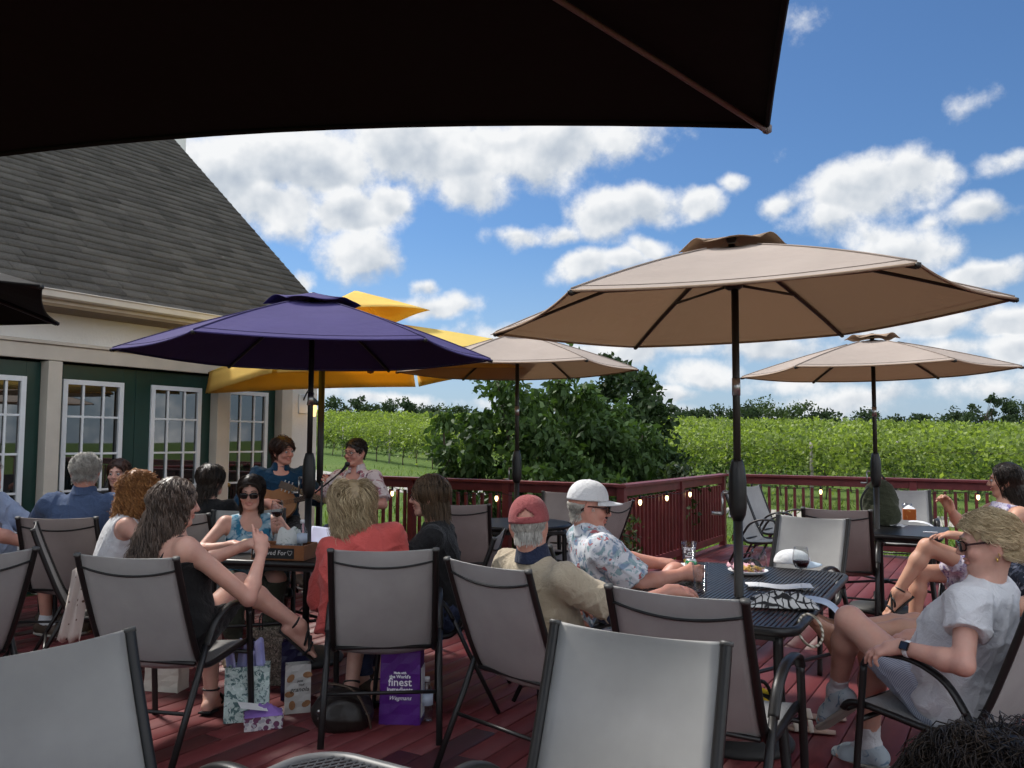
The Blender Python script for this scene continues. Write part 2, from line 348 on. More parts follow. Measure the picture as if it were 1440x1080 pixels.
# ------------------------------------------------------------------ the vineyard
RD = np.array([-.55, .835]); RN = np.array([.835, .55]); ROW0, ROWD = 21.2, 3.5
postm = mat('weathered_post', (.30, .28, .25), .9, .25, 8, .5, 40)
vbark = mat('vine_bark', (.07, .05, .035), .95, .3, 12, .8, 40)
def row_range(c, ymax=150):
    ya, yb = c / (RN @ np.array([.70, 1])), c / max(.05, RN @ np.array([-.27, 1]))
    ta = ya / RD[1] if False else None
    return ya, min(yb, ymax)
def row_pt(c, y):       # point of the row (n.p = c) at distance y
    return np.array([(c - RN[1] * y) / RN[0], y])
def row_leaves(c, per_m, ls, shoots, ymax=150):
    y0, y1 = row_range(c, ymax)
    if y1 - y0 < 2: return None
    L = (y1 - y0) / RD[1]; n = int(L * per_m)
    yy = nrs.uniform(y0, y1, n); a = np.stack([(c - RN[1] * yy) / RN[0], yy], 1)
    zz = nrs.beta(2.2, 1.6, n) * 1.6 + .45; wob = (.30 + .16 * np.sin(yy * 1.3) + .12 * np.sin(yy * 3.1 + c))
    side = nrs.normal(0, 1, n) * wob * .55; a += side[:, None] * RN
    und = .20 * np.sin(yy * .9 + c * 1.7) + .16 * np.sin(yy * 2.3 + c * 3.1) + .10 * np.sin(yy * 5.1 + c * 5)
    z = np.array([gz(p[0], p[1]) for p in a]) + zz + und * zz / 1.3
    pts = np.column_stack([a, z]); ti = np.clip(.30 + .9 * und + .28 * (zz - 1.1) + nrs.normal(0, .24, n), 0, 1)  # tint climbs with height: lit tops, shaded sides painted into the leaves
    if shoots:
        m = int(L * shoots); k = 11
        ys_ = nrs.uniform(y0, y1, m); b = np.stack([(c - RN[1] * ys_) / RN[0], ys_], 1)
        zb = np.array([gz(p[0], p[1]) for p in b]) + nrs.uniform(1.2, 2.05, m)
        d = nrs.normal(size=(m, 3)) * [1, 1, .6] + [0, 0, .55]; d /= np.linalg.norm(d, axis=1)[:, None]
        s_ = np.linspace(.1, 1, k); Ls = nrs.uniform(.5, 1.5, m)
        q = np.stack([b[:, 0], b[:, 1], zb], 1)[:, None, :] + d[:, None, :] * (s_[None, :, None] * Ls[:, None, None])
        q[:, :, 2] -= (s_ ** 2)[None, :] * Ls[:, None] * .55
        q = q.reshape(-1, 3) + nrs.normal(0, .03, (m * k, 3))
        pts = np.concatenate([pts, q]); ti = np.concatenate([ti, np.clip(.62 + nrs.normal(0, .2, m * k), 0, 1)])  # shoots tinted lighter too, painted like the lit row tops
    return pts, ti, y0, y1
for k in range(5):
    c = ROW0 + ROWD * k
    pts, ti, y0, y1 = row_leaves(c, 270 if k < 2 else 170, .15 if k < 2 else .19, 22 if k < 2 else 16)
    lab = 'front row of grapevines along the gravel track with grey posts and bare trunks' if k == 0 else 'row of leafy green grapevines further up the slope behind the front row'
    o = thing('grapevine_row', lab, 'grapevines', (0, 0, 0), 0, None if k == 0 else 'grapevine rows behind the front row')
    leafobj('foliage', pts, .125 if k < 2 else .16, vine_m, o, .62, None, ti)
    tm = MB(); y = y0
    while y < min(y1, 75):
        p = row_pt(c, y); z = gz(*p)
        h = MB(); h.tube([(p[0], p[1], z - .1), (p[0] + .02, p[1], z + 2.0)], .055, 8)
        h.build('post', postm, o, True)
        for j in range(1, 4):
            q = row_pt(c, y + j * 1.55); zz = gz(*q)
            tm.tube(bez([(q[0], q[1], zz - .05), (q[0] + rnd.uniform(-.06, .06), q[1], zz + .45), (q[0] + rnd.uniform(-.1, .1), q[1], zz + 1.0)], 3), .03, 6)
        y += 5.2 if k else 6.2
    for zw in (.75, 1.25, 1.75):
        line = []; y = y0
        while y < min(y1, 75): p = row_pt(c, y); line.append((p[0], p[1], gz(*p) + zw)); y += 3
        tm.tube(line, .006, 4)
    tm.build('vine_trunks', vbark, o, True)
allp, allt = [], []
for k in range(5, 37):
    r_ = row_leaves(ROW0 + ROWD * k, 60 if k < 16 else 26, .3, 8 if k < 16 else 3.0, 175)
    if r_: allp.append(r_[0]); allt.append(r_[1])
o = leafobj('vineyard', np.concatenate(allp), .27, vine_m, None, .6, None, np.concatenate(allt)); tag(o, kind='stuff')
# grass tufts between the deck and the vines
pts = []
for i in range(16000):
    y = 13 + 32 * rnd.random() ** 1.6; x = rnd.uniform(-.35, .75) * y
    p = Vector((x, y)); u = D2.x * x + D2.y * y; v = D1.x * x + D1.y * y
    if (u > -3.9 and v < 12.6) or v < 9: continue
    d = x * .6 + y * .8
    if RN @ np.array([x, y]) > ROW0 + 3: continue
    pts.append((x, y, gz(x, y)))
grass_m = leafmat('grass_blade', (.05, .10, .02), (.20, .26, .07), .35, .7, .2)
tag(leafobj('grass', np.array(pts), .2, grass_m, None, .16, (0, 0, 2.2)), kind='stuff')

# ------------------------------------------------------------------ shrubs beyond the rail
def shrub(name, label, x, y, h, rx, ry, n, ls, m, clumps=40, cat='shrub', group=None, droop=(0, 0, -1.1), cs=.28, aspect=.5):
    b = gz(x, y); o = thing(name, label, cat, (x, y, b), 0, group); H = h - b
    pts, ti, cc = crown_points((0, 0, H * .53), (rx, ry, H * .5), n, clumps, cs, -.95)
    leafobj('crown', pts, ls, m, o, aspect, droop, ti)
    mm = MB()
    for i in range(16):
        q = Vector(cc[rnd.randrange(len(cc))]); a = rnd.uniform(0, 6.28); s_ = Vector((.25 * math.cos(a), .25 * math.sin(a), 0))
        mm.tube(bez([s_, s_.lerp(q, .5) + Vector((0, 0, .15)), q], 4), [.035 * (1 - .09 * i_) for i_ in range(9)], 6)
    mm.build('stems', bark, o, True); return o
shrub('leafy_shrub', 'dark big-leaved shrub left of the shrub group, one drooping branch over the lawn', -.66, 12.7, 2.1, .62, .8, 4200, .125, dark_m, 34)
shrub('leafy_shrub', 'widest dark shrub with drooping leaves behind the back rail, crossed by an umbrella pole', .40, 12.9, 2.45, 1.15, 1.1, 13000, .125, dark_m, 64)
shrub('leafy_shrub', 'tall dark shrub at the right end of the shrub group beside the rail corner', 1.70, 13.6, 2.3, .85, .9, 10500, .125, dark_m, 50)
shrub('leafy_shrub', 'low light green shrub just outside the angled rail', 2.55, 14.2, 1.2, .7, .7, 3600, .11, olive_m, 30)
shrub('leafy_shrub', 'small dark shrub filling the foot of the shrub group above the rail', .85, 11.6, 1.2, 1.2, .6, 5200, .12, dark_m, 34)
tree('broadleaf_tree', 'tall broadleaf tree rising behind the dark shrubs', 3.0, 25, 4.75, 1.75, tree_m, 9000, .20, 50, .1, open_=.26)
# ------------------------------------------------------------------ trees on the skyline
far_d = leafmat('skyline_leaf', (.018, .034, .018), (.066, .098, .050), .2, .7, .1); far_l = leafmat('skyline_leaf_light', (.034, .058, .024), (.095, .135, .055), .25, .7, .1)  # skyline greens lightened, haze of distance put into the leaf colour
far = [(487, 551, 46, 'o', 'ragged open tree standing above the vineyard beside the house corner'), (528, 569, 50, 'd', 'round dark tree left of two others above the left vineyard'), (562, 565, 54, 'd', 'largest round tree of the clump above the left vineyard'),
 (598, 572, 48, 'd', 'low dark tree half hidden by the big shrubs on the left skyline'), (946, 577, 34, 'd', 'small tree on the skyline just right of the big shrubs'), (974, 579, 36, 'd', 'low bushy tree on the skyline right of the big shrubs'),
 (1005, 575, 46, 'd', 'dark rounded tree on the skyline left of the near umbrella pole'), (1048, 573, 50, 'd', 'dark tree on the skyline right behind the near umbrella pole'), (1082, 567, 64, 'l', 'lighter green broad tree, the highest right of the near umbrella pole'),
 (1118, 573, 50, 'l', 'mid green tree joined to the broad light tree on the skyline'), (1156, 580, 36, 'd', 'small round lone tree on the skyline between the two umbrella poles'), (1222, 584, 52, 'd', 'dark round tree on the skyline behind the far right umbrella pole'),
 (1294, 588, 40, 'd', 'flat dark bush on the skyline right of the far umbrella pole'), (1350, 583, 70, 'd', 'long bushy tree on the skyline before the ragged right tree'), (1384, 562, 42, 'o', 'ragged open tree on the skyline near the right edge'), (1412, 571, 40, 'd', 'narrow dark tree between two taller ones at the right edge'), (1450, 562, 74, 'd', 'big dark tree at the right edge of the skyline'),
 (1262, 592, 60, 'd', 'lowest dark hedge tree on the skyline between two round trees'), (640, 575, 60, 'd', 'dark tree behind the shrubs on the skyline'), (1180, 590, 70, 'd', 'low hedge tree beside the lone round tree on the skyline')]
for (px, py, wd, kind, lab) in far:
    Y = 172 + rnd.uniform(-12, 14); p = P(px, py, Y); b = gz(p.x, Y)
    tree('skyline_tree', lab, p.x, Y, p.z - b + .6, wd / F * Y * .55, far_l if kind == 'l' else far_d, 900 if kind == 'o' else 2200, .62, 16 if kind == 'o' else 24, .45 if kind == 'o' else .05, 'trees on the skyline', open_=.3 if kind == 'o' else .42)

# one soft far wood line behind the single trees
n_ = 15000; xx = nrs.uniform(-75, 150, n_); hh_ = 1.9 + 1.1 * np.sin(xx * .11) + .8 * np.sin(xx * .31 + 1) + .5 * np.sin(xx * .83)
yy_ = nrs.uniform(186, 194, n_); pts = np.column_stack([xx, yy_, np.array([gz(a, 160) for a in xx]) + nrs.uniform(-.3, 1, n_) * np.maximum(.8, hh_)])
tag(leafobj('far_woods', pts, .7, far_d, None, .7), kind='stuff')
# ------------------------------------------------------------------ deck
t = NT('red_deck_paint'); tcx = t.coord()
mp = t.new('ShaderNodeMapping'); mp.inputs['Scale'].default_value = (1, .12, 1); t.ln(tcx, mp.inputs[0])
gr = t.noise(26, 6, .65, mp.outputs[0]); bl = t.noise(1.1, 4, .6); at = t.new('ShaderNodeAttribute', attribute_name='tint')
c = t.ramp(gr.outputs[0], [(.3, (.070, .011, .014)), (.55, (.115, .020, .024)), (.8, (.16, .036, .040))])
c = t.mix(.35, c, t.ramp(bl.outputs[0], [(.35, (.085, .014, .017)), (.7, (.17, .050, .052))]))
c = t.mix(.3, c, t.ramp(at.outputs['Fac'], [(0, (.115, .017, .016)), (1, (.150, .026, .024))]))
t.base(c); t.set(.5, 0, .32); t.ln(t.ramp(bl.outputs[0], [(.3, (.42,) * 3), (.7, (.62,) * 3)]), t.p.inputs['Roughness']); t.bump(gr.outputs[0], .35, .004)
deck_m = t.m
DK = thing('deck', None, None, (0, 0, 0), -YAW); del_ = None
vs, fs, ti = [], [], []
def board(u0, u1, v0, v1, z=0):
    b = len(vs); e = .005
    for (a, zz) in ((0, -.03), (0, -.004), (e, 0)):
        vs.extend([(u0 + a, v0, z + zz), (u1 - a, v0, z + zz), (u1 - a, v1, z + zz), (u0 + a, v1, z + zz)])
    for k in (0, 1):
        for i in range(4): j = (i + 1) % 4; fs.append((b + k * 4 + i, b + k * 4 + j, b + k * 4 + 4 + j, b + k * 4 + 4 + i))
    fs.append((b + 8, b + 9, b + 10, b + 11)); tt = rnd.random(); ti.extend([tt] * 9)
u = -8.05
while u < 9:
    vmax = 8.46 if u < -3.75 else 12.2
    cuts = [-4.2, rnd.uniform(-2, 1.5), rnd.uniform(2.5, 5.5), vmax] if vmax < 9 else [-4.2, rnd.uniform(-2, 0), rnd.uniform(2, 4), rnd.uniform(6, 8), vmax]
    for a, b in zip(cuts, cuts[1:]): board(u + .003, u + .137, a + .0015, b - .0015, rnd.uniform(-.001, .001))
    u += .14
bpy.data.objects.remove(DK)
ob = npmesh('deck', vs, fs, deck_m, None, False, {'tint': ('FACE', ti)}); ob.rotation_euler = (0, 0, -YAW); tag(ob, kind='structure')
sub = MB(); dm = mat('deck_underside', (.02, .012, .012), .95)
sub.box((.5, 2.1, -.20), (17, 12.6, .3)); sub.box((2.65, 10.3, -.20), (12.6, 3.7, .3))
so_ = sub.build('deck_frame', dm); so_.rotation_euler = (0, 0, -YAW); tag(so_, kind='structure')

# ------------------------------------------------------------------ railings
rail_m = mat('red_rail_paint', (.13, .026, .028), .45, .3, 5, .25, 30)
RH = 1.035
def railing(label, a, b, posts, wide_post=False):
    a, b = UV(*a), UV(*b); d = (b - a); L = d.length; ang = math.atan2(d.y, d.x)
    o = thing('deck_railing', label, 'railing', a, ang)
    MB().box((L / 2, 0, RH - .018), (L + .14, .15, .036)).build('handrail', rail_m, o, bev=.006)
    m = MB(); m.box((L / 2, .0, RH - .086), (L - .10, .04, .10)); m.build('top_beam', rail_m, o, bev=.004)
    MB().box((L / 2, 0, .105), (L - .10, .04, .09)).build('bottom_beam', rail_m, o, bev=.004)
    for p in posts: MB().box((p * L, 0, (RH - .037) / 2), (.09, .09, RH - .038)).build('post', rail_m, o, bev=.005)
    x = .12; k = 0
    while x < L - .07:
        if all(abs(x - p * L) > .065 for p in posts):
            MB().box((x, 0, .5035), (.036, .036, .735)).build('baluster', rail_m, o, bev=.003)
        x += .118
    return o
railing('back deck railing from the house corner to the corner post, wine red', (-7.95, 8.42), (-3.66, 8.42), (0.02, .33, .66))
railing('angled side railing of wine red balusters with a climbing plant, running away from the corner', (-3.63, 8.38), (-3.63, 12.1), (0.0, .5, .99))
railing('long right deck railing in front of the vineyard, wine red', (-3.56, 12.13), (6.5, 12.13), (.245, .49, .74, .99))
# climber on the angled railing
o = thing('climbing_plant', 'climbing plant with dark leaves twined up the angled railing', 'plant', UV(-3.72, 10.75, 0), -YAW)
pts = np.column_stack([nrs.normal(0, .05, 420), nrs.normal(0, .16, 420), nrs.beta(2.5, 1.6, 420) * .8 + .2]); pts[:, 1] += (pts[:, 2] - .5) * .25
leafobj('foliage', pts, .075, olive_m, o, .7)
m = MB()
for i in range(5): m.tube(bez([(0, -.1 + .04 * i, 0), (.02, -.1 + .05 * i, .4), (-.02, .05 * i, .9)], 4), .006, 5)
m.build('stems', bark, o)
o = thing('potted_flower', 'little leafy plant growing up beside the railing post behind the tan chair', 'plant', UV(-3.45, 8.05, 0), 0)
pts = np.column_stack([nrs.normal(0, .08, 260), nrs.normal(0, .08, 260), nrs.uniform(.2, .75, 260)]); leafobj('foliage', pts, .06, olive_m, o, .6)
MB().lathe([(.07, 0), (.10, .2), (.105, .2), (.09, .19)], 16).build('pot', mat('terracotta', (.25, .10, .06), .8), o, True)
# string lights under the handrails
bulb_e = emitmat('lit_bulb', (1, .72, .36), 2.6); sock_m = mat('black_socket', (.012, .012, .012), .5)
def bulb(p, label, r=.021):
    o = thing('string_light', label, 'light bulb', p, 0, 'string lights along the railings')
    MB().lathe([(.0, -.105), (r * .6, -.098), (r, -.07), (r * .8, -.045), (r * .45, -.03)], 12).build('bulb', bulb_e, o, True)
    MB().lathe([(.014, -.045), (.016, 0), (.006, .012)], 10).build('socket', sock_m, o, True)
def wire(pts): 
    m = MB(); q = []
    for a, b in zip(pts, pts[1:]):
        for k in range(8): s_ = k / 8; p = a.lerp(b, s_); q.append(p - Vector((0, 0, .05 * 4 * s_ * (1 - s_))))
    m.tube(q + [pts[-1]], .004, 5); return m
b1 = [UV(-7.6 + .79 * i, 8.36, .90) for i in range(6)]; b2 = [UV(-3.57, 8.75 + .85 * i, .90) for i in range(3)]; b3 = [UV(-3.2 + .95 * i, 12.06, .90) for i in range(9)]
tag(wire(b1).build('string_cable', sock_m), 'black string light cable looped along the back railing', 'cable')
tag(wire(b2).build('string_cable', sock_m), 'black string light cable looped along the angled railing', 'cable')
tag(wire(b3).build('string_cable', sock_m), 'black string light cable looped along the long right railing', 'cable')
for q, lab in ((b1, 'small lit bulb hanging under the back railing'), (b2, 'small lit bulb hanging under the angled railing'), (b3, 'small lit bulb hanging under the long right railing')):
    for p in q: bulb(p - Vector((0, 0, .012)), lab)

# ------------------------------------------------------------------ the house
H = thing('house', 'white stucco house with dark green glazed doors and a steep grey shingle roof', 'house', (0, 0, 0), -YAW)
t = NT('white_stucco'); n1 = t.noise(1.2, 5, .6); n2 = t.noise(38, 4, .6)
t.base(t.ramp(n1.outputs[0], [(.3, (.68, .665, .635)), (.7, (.80, .785, .75))])); t.set(.9, 0, .2); t.bump(n2.outputs[0], .5, .012); stucco = t.m
trim_m = mat('beige_trim', (.54, .49, .42), .55, .1, 3); green_m = mat('dark_green_paint', (.006, .034, .026), .35, .2, 4)
white_m = mat('white_paint', (.72, .74, .76), .4, .06, 5)
t = NT('window_glass'); t.base((.008, .010, .010)); t.set(.015, 0, 1.0, 1.75); glass_w = t.m
UW = -8.1; TB = 2.27                    # wall plane, underside of the belt trim
def vpx(px, u=UW):                      # v on the wall seen at that column
    k = ray(px, 620); k = k.x / k.y
    return -u * (D2.x - k * D2.y) / (D1.x - k * D1.y)
vc = 8.3
m = MB(); 
m.box((UW - .1, (-6 + vc) / 2, 2.74), (.2, vc + 6, .84)); m.box((UW - .1, (vpx(402) + vc) / 2, TB / 2 - .2), (.2, vc - vpx(402), TB + .38))
m.box((UW - 4.2, vc - .1, 1.3), (7.98, .2, 4.2))
vs2 = [(UW - .02, vc, 3.2), (UW - 8.6, vc, 3.2), (UW - 4.3, vc, 7.0), (UW - .02, vc - .2, 3.2), (UW - 8.6, vc - .2, 3.2), (UW - 4.3, vc - .2, 7.0)]
m.add(vs2, [(0, 1, 2), (5, 4, 3), (0, 2, 5, 3), (1, 4, 5, 2)])
m.build('wall', stucco, H)
MB().box((UW + .028, (-6 + vpx(402)) / 2, TB + .075), (.055, vpx(402) + 6, .15)).build('belt_trim', trim_m, H, bev=.006)
MB().box((UW + .045, (-6 + vpx(402)) / 2, TB + .17), (.085, vpx(402) + 6, .035)).build('belt_cap', trim_m, H, bev=.006)
m = MB(); m.box((UW - 1.2, (-6 + vpx(402)) / 2, 1.1), (.05, vpx(402) + 6, 2.6)); m.build('dark_room', mat('dark_interior', (.012, .012, .012), .9), H)
# roof with stepped courses of shingles
t = NT('grey_shingles'); mp = t.new('ShaderNodeMapping'); t.ln(t.coord(), mp.inputs[0]); mp.inputs['Scale'].default_value = (3.5, 1.0, 7.0)
n1 = t.noise(2.2, 5, .65, mp.outputs[0]); n2 = t.noise(60, 3, .6); at = t.new('ShaderNodeAttribute', attribute_name='tint')
c = t.mix(.5, t.ramp(n1.outputs[0], [(.3, (.055, .051, .045)), (.7, (.15, .137, .12))]), t.ramp(at.outputs['Fac'], [(0, (.050, .046, .041)), (1, (.17, .156, .137))]))
c = t.mix(.3, c, t.ramp(n2.outputs[0], [(.3, (.02, .02, .02)), (.7, (.12, .115, .105))])); t.base(c); t.set(.95, 0, .1); t.bump(n2.outputs[0], .6, .01); shingle = t.m
e0 = Vector((-7.62, 0, 2.86)); sl_ = Vector((-.76, 0, .69)).normalized(); nn = Vector((.69, 0, .76)).normalized()
vs, fs, ti = [], [], []; v0, v1 = -7.0, vc + .08; ncour = 52; step = .142
for i in range(ncour):
    v = v0
    offp = rnd.uniform(0, .3)
    while v < v1:
        wv = min(rnd.uniform(.24, .36), v1 - v); lift = .019 + rnd.uniform(0, .007)
        a = e0 + sl_ * (i * step); b = e0 + sl_ * ((i + 1) * step + .012)
        q = len(vs); x = rnd.uniform(-.006, .004)
        for (pp, h) in ((a + sl_ * x, .0), (a + sl_ * x, lift), (b, .003)):
            vs.append((pp.x + nn.x * h, v + .003, pp.z + nn.z * h)); vs.append((pp.x + nn.x * h, v + wv - .003, pp.z + nn.z * h))
        fs += [(q, q + 1, q + 3, q + 2), (q + 2, q + 3, q + 5, q + 4)]; tt = rnd.random(); ti += [tt, tt]; v += wv
roof = npmesh('roof', vs, fs, shingle, H, False, {'tint': ('FACE', ti)})
top = e0 + sl_ * (ncour * step)
m = MB(); a = e0 - nn * .02; b = top - nn * .02
m.add([(a.x, v0, a.z), (a.x, v1 - .02, a.z), (b.x, v1 - .02, b.z), (b.x, v0, b.z), (2 * b.x - a.x, v0, a.z), (2 * b.x - a.x, v1 - .02, a.z)], [(0, 1, 2, 3), (3, 2, 5, 4)])
m.build('roof_deck', shingle, H, solid=.05, off=-1)
m = MB(); rk = [(a.x + .0, v1 - .012, a.z - .06), (b.x, v1 - .012, b.z - .06)]
for s_ in (0,): m.tube([rk[0], rk[1]], .075, 4, side=(0, 1, 0), flat=1.1)
m.build('rake_board', mat('dark_rake', (.10, .10, .095), .7), H)
# gutter, fascia, soffit
m = MB(); gp = [(.0, -.07), (.02, -.085), (.09, -.085), (.115, -.07), (.12, -.02), (.135, -.008), (.13, .0), (.02, .0)]
m.grid([[(e0.x - .06 + x, v, e0.z + .03 + z) for (x, z) in gp] for v in (v0, v1 - .04)], close=True); m.build('gutter', trim_m, H)
MB().box((e0.x - .07, (v0 + v1) / 2 - .03, e0.z - .03), (.03, v1 - v0 - .08, .12)).build('fascia', trim_m, H)
MB().box(((UW + e0.x) / 2 - .03, (v0 + v1) / 2 - .05, e0.z - .10), (e0.x - UW - .04, v1 - v0 - .12, .03)).build('soffit', mat('soffit_boards', (.22, .16, .10), .7, .2, 3), H)
m = MB(); cx_ = b.x + .3; m.box((-12.35, vc + .33, 3.6), (.9, .62, 8.8)); m.build('chimney', stucco, H)
# doors: (left column, right column) of the glass, panel limits, hinge columns
def door(pa, pb, ga, gb):
    va, vb = vpx(pa), vpx(pb); g0, g1 = vpx(ga), vpx(gb); zt, zb = 2.10, .22; x = UW - .07
    d = MB(); hgt = TB - .02
    d.box((x, (va + g0) / 2, hgt / 2), (.05, g0 - va, hgt)); d.box((x, (g1 + vb) / 2, hgt / 2), (.05, vb - g1, hgt))
    d.box((x, (g0 + g1) / 2, (zt + hgt) / 2), (.05, g1 - g0, hgt - zt)); d.box((x, (g0 + g1) / 2, zb / 2), (.05, g1 - g0, zb))
    do = d.build('door', green_m, H, bev=.003)
    f = MB(); wf = .05; x2 = UW - .038
    f.box((x2, g0 + wf / 2, (zt + zb) / 2), (.03, wf, zt - zb)); f.box((x2, g1 - wf / 2, (zt + zb) / 2), (.03, wf, zt - zb))
    f.box((x2, (g0 + g1) / 2, zt - wf / 2), (.03, g1 - g0 - 2 * wf, wf)); f.box((x2, (g0 + g1) / 2, zb + wf / 2), (.03, g1 - g0 - 2 * wf, wf))
    for k in (1, 2): f.box((x2 - .004, g0 + (g1 - g0) * k / 3, (zt + zb) / 2), (.018, .022, zt - zb - 2 * wf))
    for k in range(1, 5): f.box((x2 - .006, (g0 + g1) / 2, zb + (zt - zb) * k / 5), (.016, g1 - g0 - 2 * wf, .022))
    f.build('window_frame', white_m, do, bev=.002)
    MB().box((x2 - .018, (g0 + g1) / 2, (zt + zb) / 2), (.006, g1 - g0 - .06, zt - zb - .06)).build('pane', glass_w, do)
    MB().lathe([(.0, .05), (.022, .045), (.028, .03), (.012, .012), (.012, 0)], 12, M=Matrix.Translation((x + .03, va + .08, .95)) @ Matrix.Rotation(R(90), 4, 'Y')).build('handle', mat('brass', (.4, .28, .1), .3, metal=1), do, True)
def post(pa, pb):
    va, vb = vpx(pa), vpx(pb); MB().box((UW + .0, (va + vb) / 2, TB / 2 - .004), (.16, vb - va, TB - .008)).build('door_post', trim_m, H, bev=.006)
door(-62, 57, -50, 36); post(57.5, 77.5); door(78, 191.5, 88, 174); door(192, 298, 213, 284); post(298.5, 316); door(316.5, 389, 320, 378); post(389.5, 404)
door(-190, -82, -178, -100); post(-81, -62.5)
# wall lamp
lp = UV(UW + .0, vpx(424), 1.98)
o = thing('wall_lantern', 'black wall lantern with a lit amber bulb on the white stucco by the house corner', 'lamp', lp, -YAW)
MB().box((.012, 0, .0), (.024, .16, .26)).build('back_plate', white_m, o, bev=.01)
m = MB(); m.tube(bez([(.02, 0, .05), (.10, 0, .17), (.18, 0, .15), (.19, 0, .08)], 5), .010, 8); m.lathe([(.0, .10), (.075, .03), (.08, -.02), (.03, -.02)], 12, (.19, 0, 0)); m.build('arm', sock_m, o, True)
MB().lathe([(.05, -.02), (.058, -.06), (.04, -.17), (.0, -.175)], 8, (.19, 0, 0)).build('lamp_glass', emitmat('amber_glass', (1, .62, .25), 1.2), o)
# ------------------------------------------------------------------ umbrellas
def cloth(name, top, trans, tcol, var=.08, under=None):
    t = NT(name); n = t.noise(2.0, 4, .6); n2 = t.noise(160, 2)
    cc = t.ramp(n.outputs[0], [(.3, dk(top, 1 - var)), (.7, dk(top, 1 + var))])
    if under: gm_ = t.new('ShaderNodeNewGeometry'); cc = t.mix(gm_.outputs['Backfacing'], under, cc)  # underside browned: shade and light coming through painted into the cloth
    t.base(cc); t.set(.85, 0, .15)
    t.bump(n.outputs[0], .5, .04); t.translucent(trans, tcol); return t.m
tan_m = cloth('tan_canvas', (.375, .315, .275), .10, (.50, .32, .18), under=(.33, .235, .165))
tan_s = mat('tan_seam', (.27, .22, .19), .9)
purple_m = cloth('purple_canvas', (.048, .038, .128), .003, (.02, .012, .06))
yellow_m = cloth('yellow_canvas', (.88, .66, .18), .36, (.95, .54, .05))
black_m = cloth('black_canvas', (.012, .011, .011), 0.0, (0, 0, 0))
metal_b = mat('black_metal', (.014, .013, .013), .38, .15, 5, .06, 200, .3, .5)
metal_br = mat('dark_bronze_metal', (.030, .026, .022), .42, .15, 5, .05, 200, .4, .5)
alu_m = mat('brushed_aluminium', (.45, .44, .43), .3, .1, 4, 0, 80, 1)
base_m = mat('dark_resin_base', (.022, .021, .020), .6, .2, 6, .2, 60)
